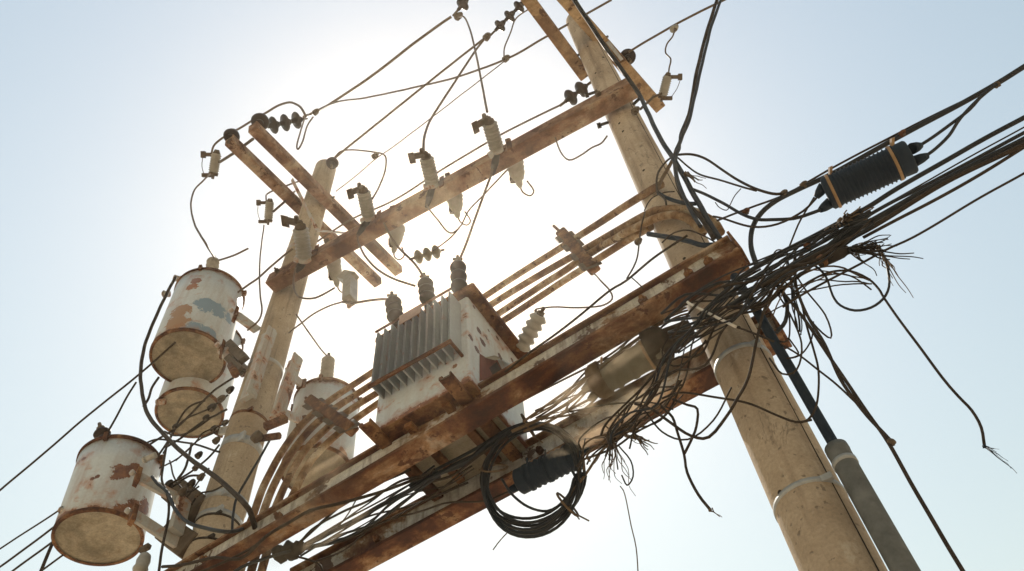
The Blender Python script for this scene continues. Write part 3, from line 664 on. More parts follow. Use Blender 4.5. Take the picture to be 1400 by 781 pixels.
def pipe_clamp(label, a, b, y, extra):
    p, q = P(a[0], a[1], y), P(b[0], b[1], y); t = thing('pipe_clamp', (p+q)/2, label, 'clamp', 'clamps on the rusty pipes')
    d = (q-p); MB().bar(p, q, .10, .10, bev=.012).build('bar', M['rust'], t)
    for k in (.12, .37, .62, .88):
        c = p.lerp(q, k); MB().obox(c+CR*.0, d*.085, CR*.075+CU*.03, CF*.08).build('saddle', M['fitting'], t)
    MB().cyl(p, P(extra[0], extra[1], y), .014, n=8).build('stud', M['rust'], t)
pipe_clamp('knobbly rusty clamp across the pipes right of the box transformer', (768, 319), (812, 368), .26, (757, 309))
pipe_clamp('dark rusty clamp across the pipes beside the hazy drum', (424, 548), (482, 588), .18, (418, 544))

exec_cables = True
# ------------------------------------------------------------------ power lines and jumpers
UL = 'upper wires'
cable('power_line', 'thick line from the top edge discs to the left crossarm discs', [(617, 23), (601, 34), (560, 64), (500, 110), (440, 149), (416, 160, -1.1)], 3.4, -.3, 'conductor', .003)
cable('power_line', 'line from the three tan-arm discs down to the left pole top', [(668, 48), (623, 83), (578, 119), (520, 166), (475, 202), (457, 217)], 2.6, -.1, 'conductor', .003)
cable('power_line', 'sagging line crossing the others, clamped with a small connector', [(836, 0), (770, 37), (740, 54), (694, 80), (624, 106), (569, 119), (500, 134), (459, 140, -.6), (424, 156, -1)], 2.4, -.1, 'conductor', .003)
cable('power_line', 'line leaving the right pole insulator to the top right', [(1000, -5, -.1), (923, 34, .0), (860, 71, .1)], 2.8, 0, 'conductor', .003)
cable('power_line', 'line behind the upper beam reaching the small disc pair', [(770, 142), (686, 184), (601, 234), (540, 273), (481, 300), (430, 333)], 2.2, .12, 'conductor', .003)
cable('ground_wire', 'hair thin wire from the small connector toward the left pole', [(692, 82), (620, 138), (540, 199), (513, 218), (490, 238), (459, 262)], 1.1, -.1, 'conductor', .003, cat='wire')
cable('jumper_wire', 'drop wire from the top edge discs to the highest cutout', [(626, 23), (635, 24), (644, 45), (652, 81), (659, 115), (666, 153, -.4)], 2.3, -.3, 'conductor', .002, cat='wire')
cable('jumper_wire', 'long curved drop wire to the middle cutout', [(662, 54), (649, 71), (628, 103), (605, 138), (588, 165), (580, 188, -.35), (579, 207, -.42)], 2.8, -.15, 'conductor', .002, cat='wire')
cable('jumper_wire', 'thin hanging wire between the tan arm and the small connector', [(727, 10), (706, 25), (698, 45), (690, 65), (689, 78)], 1.6, -.1, 'conductor', .003, cat='wire')
cable('jumper_wire', 'wire bending over right of the left pole top', [(457, 216), (466, 207), (482, 205), (510, 208), (526, 213), (527, 231), (520, 252), (509, 272, -.3)], 1.9, -.1, 'conductor', .002, cat='wire')
cable('jumper_wire', 'loop of wire hanging below the upper beam at the right pole', [(759, 188), (767, 209), (778, 219), (793, 213), (809, 202), (822, 196), (830, 186)], 1.9, -.25, 'conductor', .002, cat='wire')
cable('jumper_wire', 'lead from the highest cutout to the tallest box bushing', [(673, 232, -.42), (671, 240), (659, 272), (648, 302), (638, 331), (627, 358, -.22)], 3.0, -.35, 'conductor', .002, cat='wire')
cable('jumper_wire', 'slack wire from under the beam to the pale discs', [(694, 232, -.2), (663, 265), (641, 288), (630, 309), (614, 327), (592, 343, .5)], 1.8, .1, 'conductor', .002, cat='wire')
cable('jumper_wire', 'wire curling from the middle cutout below the beam', [(583, 280, -.4), (588, 288), (599, 301), (612, 317), (622, 317), (632, 306, .1)], 2.0, -.2, 'conductor', .002, cat='wire')
cable('jumper_wire', 'stiff lead dangling under the second cutout', [(489, 322, -.42), (490, 332), (499, 350), (517, 369), (540, 382), (567, 391)], 2.6, -.35, 'conductor', .002, cat='wire')
cable('jumper_wire', 'lead reaching the middle box bushing', [(525, 305, -.3), (535, 325), (546, 340), (563, 356), (575, 372), (580, 384, -.22)], 2.8, -.3, 'conductor', .002, cat='wire')
cable('jumper_wire', 'lead looping below the cutout in front of the left pole', [(404, 366, -.42), (401, 386), (404, 400), (411, 407), (428, 408), (443, 402), (457, 394, -.2)], 2.2, -.38, 'conductor', .002, cat='wire')
cable('jumper_wire', 'lead ending on the leftmost box bushing', [(536, 411, -.22), (525, 409), (505, 411), (485, 414), (468, 413, -.1)], 3.0, -.2, 'conductor', .002, cat='wire')
cable('jumper_wire', 'thin wire falling left from the dangling clamp', [(468, 413, -.1), (449, 419), (428, 430), (412, 442), (395, 455, 0)], 1.9, -.1, 'conductor', .002, cat='wire')
cable('jumper_wire', 'straight wire running down to the hazy drum bushing', [(405, 430, -.1), (424, 457, .1), (440, 479, .5), (449, 489, .78)], 1.8, 0, 'conductor', .002, cat='wire')
cable('jumper_wire', 'twisted wire crossing just left of the left pole', [(325, 400, -.2), (340, 389), (352, 381), (368, 366), (387, 351), (400, 340)], 2.4, -.2, 'conductor', .006, cat='wire')
cable('jumper_wire', 'curved wire between the far left arrester and the upper left drum', [(288, 237, -1.05), (278, 247), (266, 260), (261, 281), (266, 306), (281, 333), (294, 354, -.2)], 2.2, -.8, 'conductor', .002, cat='wire')
cable('jumper_wire', 'short wire stub bent over the upper left drum', [(293, 357, -.2), (302, 355), (320, 349), (339, 340)], 2.2, -.2, 'conductor', .002, cat='wire')
cable('jumper_wire', 'wire arching over the two left pin insulators', [(289, 211, -1.1), (292, 200), (300, 192), (312, 184), (327, 176), (348, 163), (364, 154), (381, 144), (395, 140), (404, 142), (411, 147), (417, 157, -1.1)], 2.6, -1.15, 'conductor', .002, cat='wire')
cable('jumper_wire', 'narrow loop hanging beside the left disc string', [(417, 160), (411, 180), (406, 199), (408, 204), (414, 193), (420, 172), (428, 160)], 1.9, -1.1, 'conductor', .002, cat='wire')
cable('jumper_wire', 'wire passing behind the left pole to the small arrester', [(364, 275, -.3), (364, 267), (371, 262), (381, 258), (402, 250), (425, 243, .2), (450, 225, .2)], 1.9, -.2, 'conductor', .002, cat='wire')
cable('jumper_wire', 'wire hanging from the small arrester down beside the upper drum', [(361, 308), (357, 340), (355, 370), (356, 405), (358, 425), (352, 440), (338, 452)], 1.9, -.3, 'conductor', .003, cat='wire')
cable('jumper_wire', 'wiggling wire from the line clamp to the right hand arrester', [(923, 36, 0), (920, 49), (912, 60), (910, 72), (917, 81), (915, 93), (914, 102, -.1)], 1.8, -.05, 'conductor', .001, cat='wire')
cable('jumper_wire', 'lead from the grey side bushing up to the pipe clamp', [(734, 430, .18), (733, 423, .18), (758, 420), (785, 421), (809, 420), (826, 417), (837, 409), (834, 398), (822, 385), (812, 374, .24)], 2.0, .1, 'conductor', .002, cat='wire')
cable('jumper_wire', 'short kinked tail on the grey side bushing', [(733, 424, .18), (737, 432), (741, 439)], 2.0, .16, 'conductor', .0, cat='wire')
for (a, b) in (((697, 118), (700, 106)),): pass
def knob(name, label, px, py, y, r_px, m='fitting', cat='clamp', d=V((1, 0, .5)), group=None):
    p = P(px, py, y); r = r_px*m_per_px(p); t = thing(name, p, label, cat, group)
    MB().lathe(p-d.normalized()*r*1.3, d, [(0, r*.5), (r*.4, r), (r*1.6, r*.95), (r*2.2, r*.7), (r*2.6, r*.4)], 12, .06).build('body', M[m], t)
    MB().obox(p+V((0, 0, -r*.7)), V((r*.4, 0, 0)), V((0, r*.3, 0)), V((0, 0, r*.9))).build('bolt', M['fitting'], t)
knob('line_clamp', 'small pale clamp on the line at upper right', 922, 39, 0, 5, 'grey_glaze')
knob('line_clamp', 'small connector where the hair thin wire leaves the sagging line', 692, 80, -.1, 4.5)
knob('line_clamp', 'grey clamp below the top edge discs', 627, 22, -.28, 5)
knob('line_clamp', 'dark clamp under the three tan-arm discs', 666, 50, -.1, 5, d=V((1, 0, 1)))
knob('line_clamp', 'dark clamp where the left lines meet the disc string', 432, 153, -.95, 4)
knob('line_clamp', 'little clamp at the bend of the wire right of the left pole', 513, 213, -.1, 4)
knob('line_clamp', 'dark bolt clamp on the right edge of the pole below the tan arm', 869, 151, -.15, 5)

# ------------------------------------------------------------------ wires around the left pole
def wires(lst, y, m, group, w_=None, amp=.004):
    for (label, tr, ww) in lst: cable('wire', label, tr, ww, y, m, amp, group, 'wire')
cable('cable', 'thick grey cable drooping from the upper left drum across the pole', [(240, 379), (228, 402), (212, 436), (199, 469), (193, 500), (193, 526), (202, 567), (231, 601), (260, 627), (300, 656), (334, 689), (344, 706, -.45), (349, 730, -.25), (350, 760, -.1)], 5, -.55, 'cable', .004, n=10)
cable('cable', 'dark cable curving under the drum arm to the left pole', [(208, 652), (215, 661), (229, 674), (240, 697), (256, 714), (280, 722), (312, 727), (334, 722, -.3), (350, 708, -.1)], 4.4, -.5, 'black', .003, n=10)
cable('cable', 'dark wire dropping on the right side of the left pole', [(372, 596, -.1), (358, 622, -.2), (340, 652, -.24), (324, 680, -.25), (319, 704, -.25), (317, 735, -.25)], 3, -.25, 'black', .003)
for (lb, tr, ww) in (
    ('wire running from the far left edge up behind the upper left drum', [(-10, 679), (60, 620), (120, 568), (190, 512), (240, 468)], 2.4),
    ('wire rising from the lower left drum bushing', [(149, 588), (158, 572), (170, 550), (186, 523)], 2.4),
    ('small hooked wire on the left rim of the lower drum', [(112, 640), (106, 628), (110, 616), (120, 608), (133, 607)], 1.8),
    ('short wire stub below the upper left drum', [(217, 516), (208, 530), (203, 545), (196, 556)], 3.0),
    ('topmost wire leaving the picture at bottom left', [(-10, 757), (40, 724), (81, 697), (96, 684)], 2.0),
    ('second wire leaving the picture at bottom left', [(-10, 782), (40, 746), (84, 713)], 2.6),
    ('third wire leaving the picture at bottom left', [(5, 790), (40, 764), (76, 738)], 2.6),
    ('lowest short wire at bottom left', [(40, 792), (62, 777), (86, 759)], 2.4),
    ('grey cable hugging the left side of the lower drum', [(50, 795), (66, 757), (82, 718), (95, 682), (106, 660)], 4.0),
    ('thin upright wire between the lower drum and the left pole', [(230, 600), (227, 615), (223, 637), (221, 656), (228, 675), (231, 693), (229, 716), (221, 753), (216, 790)], 3.0)):
    cable('wire', lb, tr, ww, -.45, 'cable', .004, 'wires around the left drums', 'wire')
tl = [[(200, 611), (241, 583), (285, 539), (306, 524), (335, 505)], [(223, 620), (248, 578), (290, 557), (312, 540)], [(228, 611), (269, 581), (283, 571), (310, 560)], [(240, 630), (267, 606), (278, 592), (292, 585), (312, 577)],
      [(231, 663), (250, 652), (268, 639), (287, 623), (300, 608)], [(255, 680), (261, 672), (275, 651), (286, 640)], [(218, 640), (236, 630), (250, 620), (272, 600), (296, 590)], [(232, 630), (236, 650), (250, 668), (261, 672), (272, 665)],
      [(215, 625), (232, 600), (255, 560), (280, 548)], [(190, 610), (215, 600), (250, 606), (275, 612), (300, 618)], [(243, 655), (252, 640), (258, 622), (262, 606)], [(222, 672), (240, 664), (258, 652), (280, 650)], [(262, 690), (272, 676), (290, 672), (305, 664)], [(225, 590), (240, 596), (262, 590), (290, 570)]]
for tr in tl:
    cable('wire', 'dark wire in the small tangle between the left drums and the left pole', tr, random.uniform(1.5, 3.0), random.uniform(-.4, -.25), random.choice(['cable', 'dark', 'cable']), .012, 'tangled wires left of the left pole', 'wire')
for i, (px, py) in enumerate(((290, 557), (282, 571), (292, 586), (308, 578), (231, 663), (262, 661), (272, 622), (296, 602), (268, 639), (270, 676), (303, 545), (315, 533), (240, 583), (275, 652), (250, 672))):
    knob('wire_connector', 'lumpy dark connector in the wire tangle left of the left pole', px, py, -.32, random.uniform(3.5, 6), random.choice(['dark', 'fitting', 'dark']), 'connector', V((1, 0, random.uniform(.2, 1.6))), 'connectors in the left wire tangle')
# steel brackets clamped to the left pole behind the lower drum
t = thing('pole_bracket', P(255, 715, -.2), 'chunky rusty bracket holding the lower drum arms to the left pole', 'bracket')
MB().bar(P(240, 672, -.14), P(276, 700, -.12), .14, .22).build('clamp', M['fitting'], t)
MB().bar(P(232, 728, -.14), P(266, 752, -.12), .16, .20).build('clamp', M['fitting'], t)
MB().bar(P(252, 682, -.26), P(240, 728, -.26), .05, .12, up=V((0, 1, 0))).build('spacer', M['old_galv'], t)
t = thing('pole_bracket', P(325, 505, -.2), 'rusty strap bracket between the upper drum and the left pole', 'bracket')
MB().bar(P(312, 470, -.3), P(334, 492, -.26), .06, .10).build('clamp', M['fitting'], t)
MB().bar(P(312, 490, -.3), P(330, 508, -.28), .07, .07).build('clamp', M['fitting'], t)
MB().cyl(P(316, 500, -.3), P(322, 512, -.32), .04, n=8).build('bolt', M['rust'], t)
t = thing('pole_bracket', P(372, 580, -.2), 'rusty bolt clamp on the right side of the left pole', 'bracket')
MB().bar(P(362, 584, -.2), P(392, 572, -.1), .06, .06).build('clamp', M['rust'], t)
MB().cyl(P(352, 600, -.24), P(382, 596, -.2), .03, n=8).build('through_bolt', M['rust'], t)
MB().lathe(P(354, 600, -.26), V((0, -1, 0)), [(0, .05), (.05, .05), (.06, .02)], 8).build('bolt', M['fitting'], t)
t = thing('hanging_insulator', P(200, 770, -.3), 'small grey bulb hanging below the lower left drum arm', 'insulator')
MB().lathe(P(200, 757, -.4), V((0, 0, -1)), [(0, .02), (.02, .04), (.07, .05), (.11, .045), (.14, .055), (.18, .04)], 16).build('body', M['grey_glaze'], t)
MB().obox(P(198, 750, -.4), V((.045, 0, 0)), V((0, .02, 0)), V((0, 0, .02))).build('clamp', M['fitting'], t)

# ------------------------------------------------------------------ coiled cable
cc = []; turns = 10; per = 40; cy = .02
for i in range(turns*per+1):
    a = 2*pi*i/per; k = i//per
    j = 1+0.05*sin(a*.23+1)+0.05*sin(a*.379)+.03*sin(a*2.03+k); off = ((k*7) % 5-2)*(1-.75*sin(a+.5))
    px = 727+(65+off*2.6)*cos(a)*j+off*.8+2.5*sin(k*2.9); py = 652-(70+off*2.6)*sin(a)*(1+.03*sin(k*2.3))+3*sin(k*1.7)+ (4 if sin(a) < 0 else 0)*((k*3) % 4-1.5)*.8
    # lean the ring: taller toward upper right
    py -= (px-727)*.12
    cc.append(P(px, py, cy+.045*sin(k*1.9)+.02*sin(a*2+k)))
tc_ = thing('coiled_cable', P(727, 652, cy), 'coil of black cable tied in a ring under the beams', 'cable coil')
rc_ = 2.1*m_per_px(cc[0]); MB().tube(cc, rc_, 8).build('coil', M['black'], tc_)
for (px, py, dx, dy) in ((722, 582, .6, 1), (676, 640, -1, .1), (776, 690, .7, .7)):
    c = P(px, py, cy); d = (CR*dx-CU*dy).normalized(); tg = d.cross(CF)
    MB().tube([c+(d*cos(q)*.085+CF*sin(q)*.10) for q in [2*pi*i/14 for i in range(15)]], .007, 6).tube([c+d*.085, c+d*.13+CR*.03], .005, 5).build('tie', M['haze_brown'], tc_)
MB().tube(spline(pix([(686, 655), (700, 676), (722, 693), (748, 699), (770, 688)], cy-.02)), rc_*.9, 8).build('slack_turn', M['black'], tc_)
MB().tube(spline(pix([(776, 690), (786, 702), (792, 710)], cy)), .004, 5).build('tie_tail', M['haze_brown'], tc_)

# ------------------------------------------------------------------ splice closures
def closure(name, label, a, b, y, r_px, ribs, m, bands, nubs, mb='strap_tan'):
    p, q = P(a[0], a[1], y), P(b[0], b[1], y); d = q-p; L = d.length; dn = d.normalized(); r = r_px*m_per_px((p+q)/2)
    t = thing(name, (p+q)/2, label, 'cable closure')
    pr = [(0, r*.55), (.004, r*.9), (L*.03, r*1.02), (L*.12, r*1.0)]
    for i in range(ribs):
        x0 = L*(.14+.72*i/ribs); s = L*.72/ribs; pr += [(x0, r*.96), (x0+s*.3, r*.97), (x0+s*.42, r*1.05), (x0+s*.62, r*1.05), (x0+s*.74, r*.97)]
    pr += [(L*.88, r*1.0), (L*.97, r*1.02), (L-.004, r*.92), (L, r*.6)]
    MB().lathe(p, dn, pr, 30, .012).build('sleeve', M[m], t)
    for k in bands:
        MB().lathe(p+d*k-dn*L*.03, dn, [(0, r*1.0), (0, r*1.08), (L*.034, r*1.08), (L*.034, r*1.0)], 30, cap=False).obox(p+d*(k-.005)+CU*r*1.18-CR*r*.2, dn*L*.016, CU*r*.26, CF*r*.15).build('strap', M[mb], t)
    for (end, ox, oy, ex, ey) in nubs:                 # cable entries: from the end face to a pixel
        s = (p if end == 0 else q)+CR*(ox*r)+CU*(oy*r); e = P(ex, ey, y)
        MB().lathe(s, e-s, [(0, r*.34), ((e-s).length*.6, r*.28), ((e-s).length, r*.18)], 14).build('cable_entry', M[m], t)
    return t
closure('splice_closure', 'ribbed black splice closure hung on the aerial cables at right', (1129, 266), (1247, 213), -.32, 23.5, 15, 'blueblack', (.10, .82), [(0, -.1, .5, 1116, 270), (0, .25, -.5, 1122, 287), (1, 0, .4, 1259, 199), (1, .1, -.35, 1268, 213)])
gc = closure('splice_closure', 'dusty grey splice closure between the beams near the right pole', (816, 524), (907, 473), -.12, 21, 3, 'splice', (.12, .78), [(0, -.1, .3, 797, 534), (0, .2, -.4, 806, 546), (1, 0, .5, 914, 452), (1, .2, 0, 922, 458)], 'strap_tan')
MB().lathe(P(886, 480, -.12), P(908, 468, -.12)-P(886, 480, -.12), [(0, .10), (.004, .122), (.07, .124), (.12, .112), (.14, .08), (.26, .06), (.30, .05)], 22, .03).build('end_hood', M['cable'], gc)
MB().lathe(P(828, 516, -.12), P(808, 527, -.12)-P(828, 516, -.12), [(0, .09), (.004, .116), (.06, .118), (.09, .10), (.11, .06)], 22, .03).build('end_hood', M['haze_brown'], gc)
closure('splice_closure', 'dark blue battered closure seen through the cable coil', (708, 660), (792, 620), .12, 18, 8, 'blueblack', (.2, .5, .86), [(0, 0, -.3, 694, 672), (1, 0, 0, 806, 614)], 'blueblack')

# ------------------------------------------------------------------ cables between the beams
GB = 'cables slung between the two beams'
for (lb, tr, ww, y, m) in (
    ('cable crossing in front of the nearer beam at bottom left', [(222, 775, -.45), (250, 772, -.45), (291, 762, -.45), (330, 763, -.45), (365, 733, -.44), (396, 714, -.44), (424, 699, -.43), (462, 690, -.4), (518, 674, -.2), (556, 660, -.1), (585, 650, 0)], 4, -.3, 'cable'),
    ('cable hugging the nearer beam at the bottom left edge', [(255, 790, -.45), (291, 776, -.45), (340, 752, -.45), (362, 736, -.44)], 3, -.45, 'cable'),
    ('cable rising from the bottom knot under the nearer beam', [(398, 754), (408, 743), (443, 712), (471, 688), (495, 672), (561, 642)], 3.6, -.1, 'cable'),
    ('thickest black cable from the bottom knot toward the coil', [(398, 756), (462, 724), (509, 698), (566, 667), (596, 648), (636, 632), (672, 604), (702, 585)], 6, 0, 'black'),
    ('sagging cable from the bottom knot crossing the farther beam', [(405, 752), (443, 743), (483, 732), (507, 719), (537, 698), (580, 665)], 3.8, .05, 'cable'),
    ('cable resting along the middle of the farther beam', [(448, 738), (500, 708), (556, 693), (613, 671), (640, 660)], 2.4, .12, 'cable'),
    ('thin slanting wire between the beams', [(496, 668), (490, 677), (476, 702), (462, 721)], 1.5, -.05, 'cable'),
    ('wire in front of the farther beam ending at the blue closure', [(431, 768), (471, 752), (504, 724), (535, 710), (575, 700), (613, 688), (660, 686), (696, 672)], 2.2, .05, 'cable'),
    ('thin straight cable above the thick black one', [(405, 750), (450, 724), (500, 696), (556, 664), (590, 646)], 2.0, -.02, 'cable'),
    ('hooked cable tail at the bottom knot', [(396, 758), (410, 762), (424, 766), (438, 773), (442, 790)], 2.6, -.05, 'cable'),
    ('cable from the bottom edge to the bottom knot', [(300, 800, -.45), (330, 776, -.45), (370, 761, -.3), (398, 753, -.1)], 4.0, -.3, 'black'),
    ('upper strand feeding the coil along the box underside', [(560, 665), (600, 641), (651, 615), (690, 590), (720, 578)], 4.2, .0, 'black'),
    ('lower strand feeding the coil along the box underside', [(566, 670), (612, 640), (660, 617), (684, 600), (712, 584)], 4.2, .03, 'black'),
    ('strand that crosses the coil feed near the skid', [(585, 660), (620, 648), (655, 622), (694, 598)], 3.2, -.03, 'cable'),
    ('thin loose tail under the coil at the bottom', [(700, 722), (690, 732), (682, 741), (674, 752)], 1.2, .0, 'haze_brown')):
    cable('cable', lb, tr, ww, y, m, .006, GB)
t = thing('cable_knot', P(396, 754, -.1), 'dark knot of tape and clamps gathering the cables at bottom left', 'knot')
for (px, py, r_) in ((384, 756, 9), (398, 752, 10), (408, 748, 7)):
    p = P(px, py, -.08); MB().lathe(p-V((.05, 0, .02)), V((1, 0, .25)), [(0, .02), (.02, r_*.0062), (.07, r_*.0068), (.10, .02)], 14, .15).build('wrap', M['dark'], t)

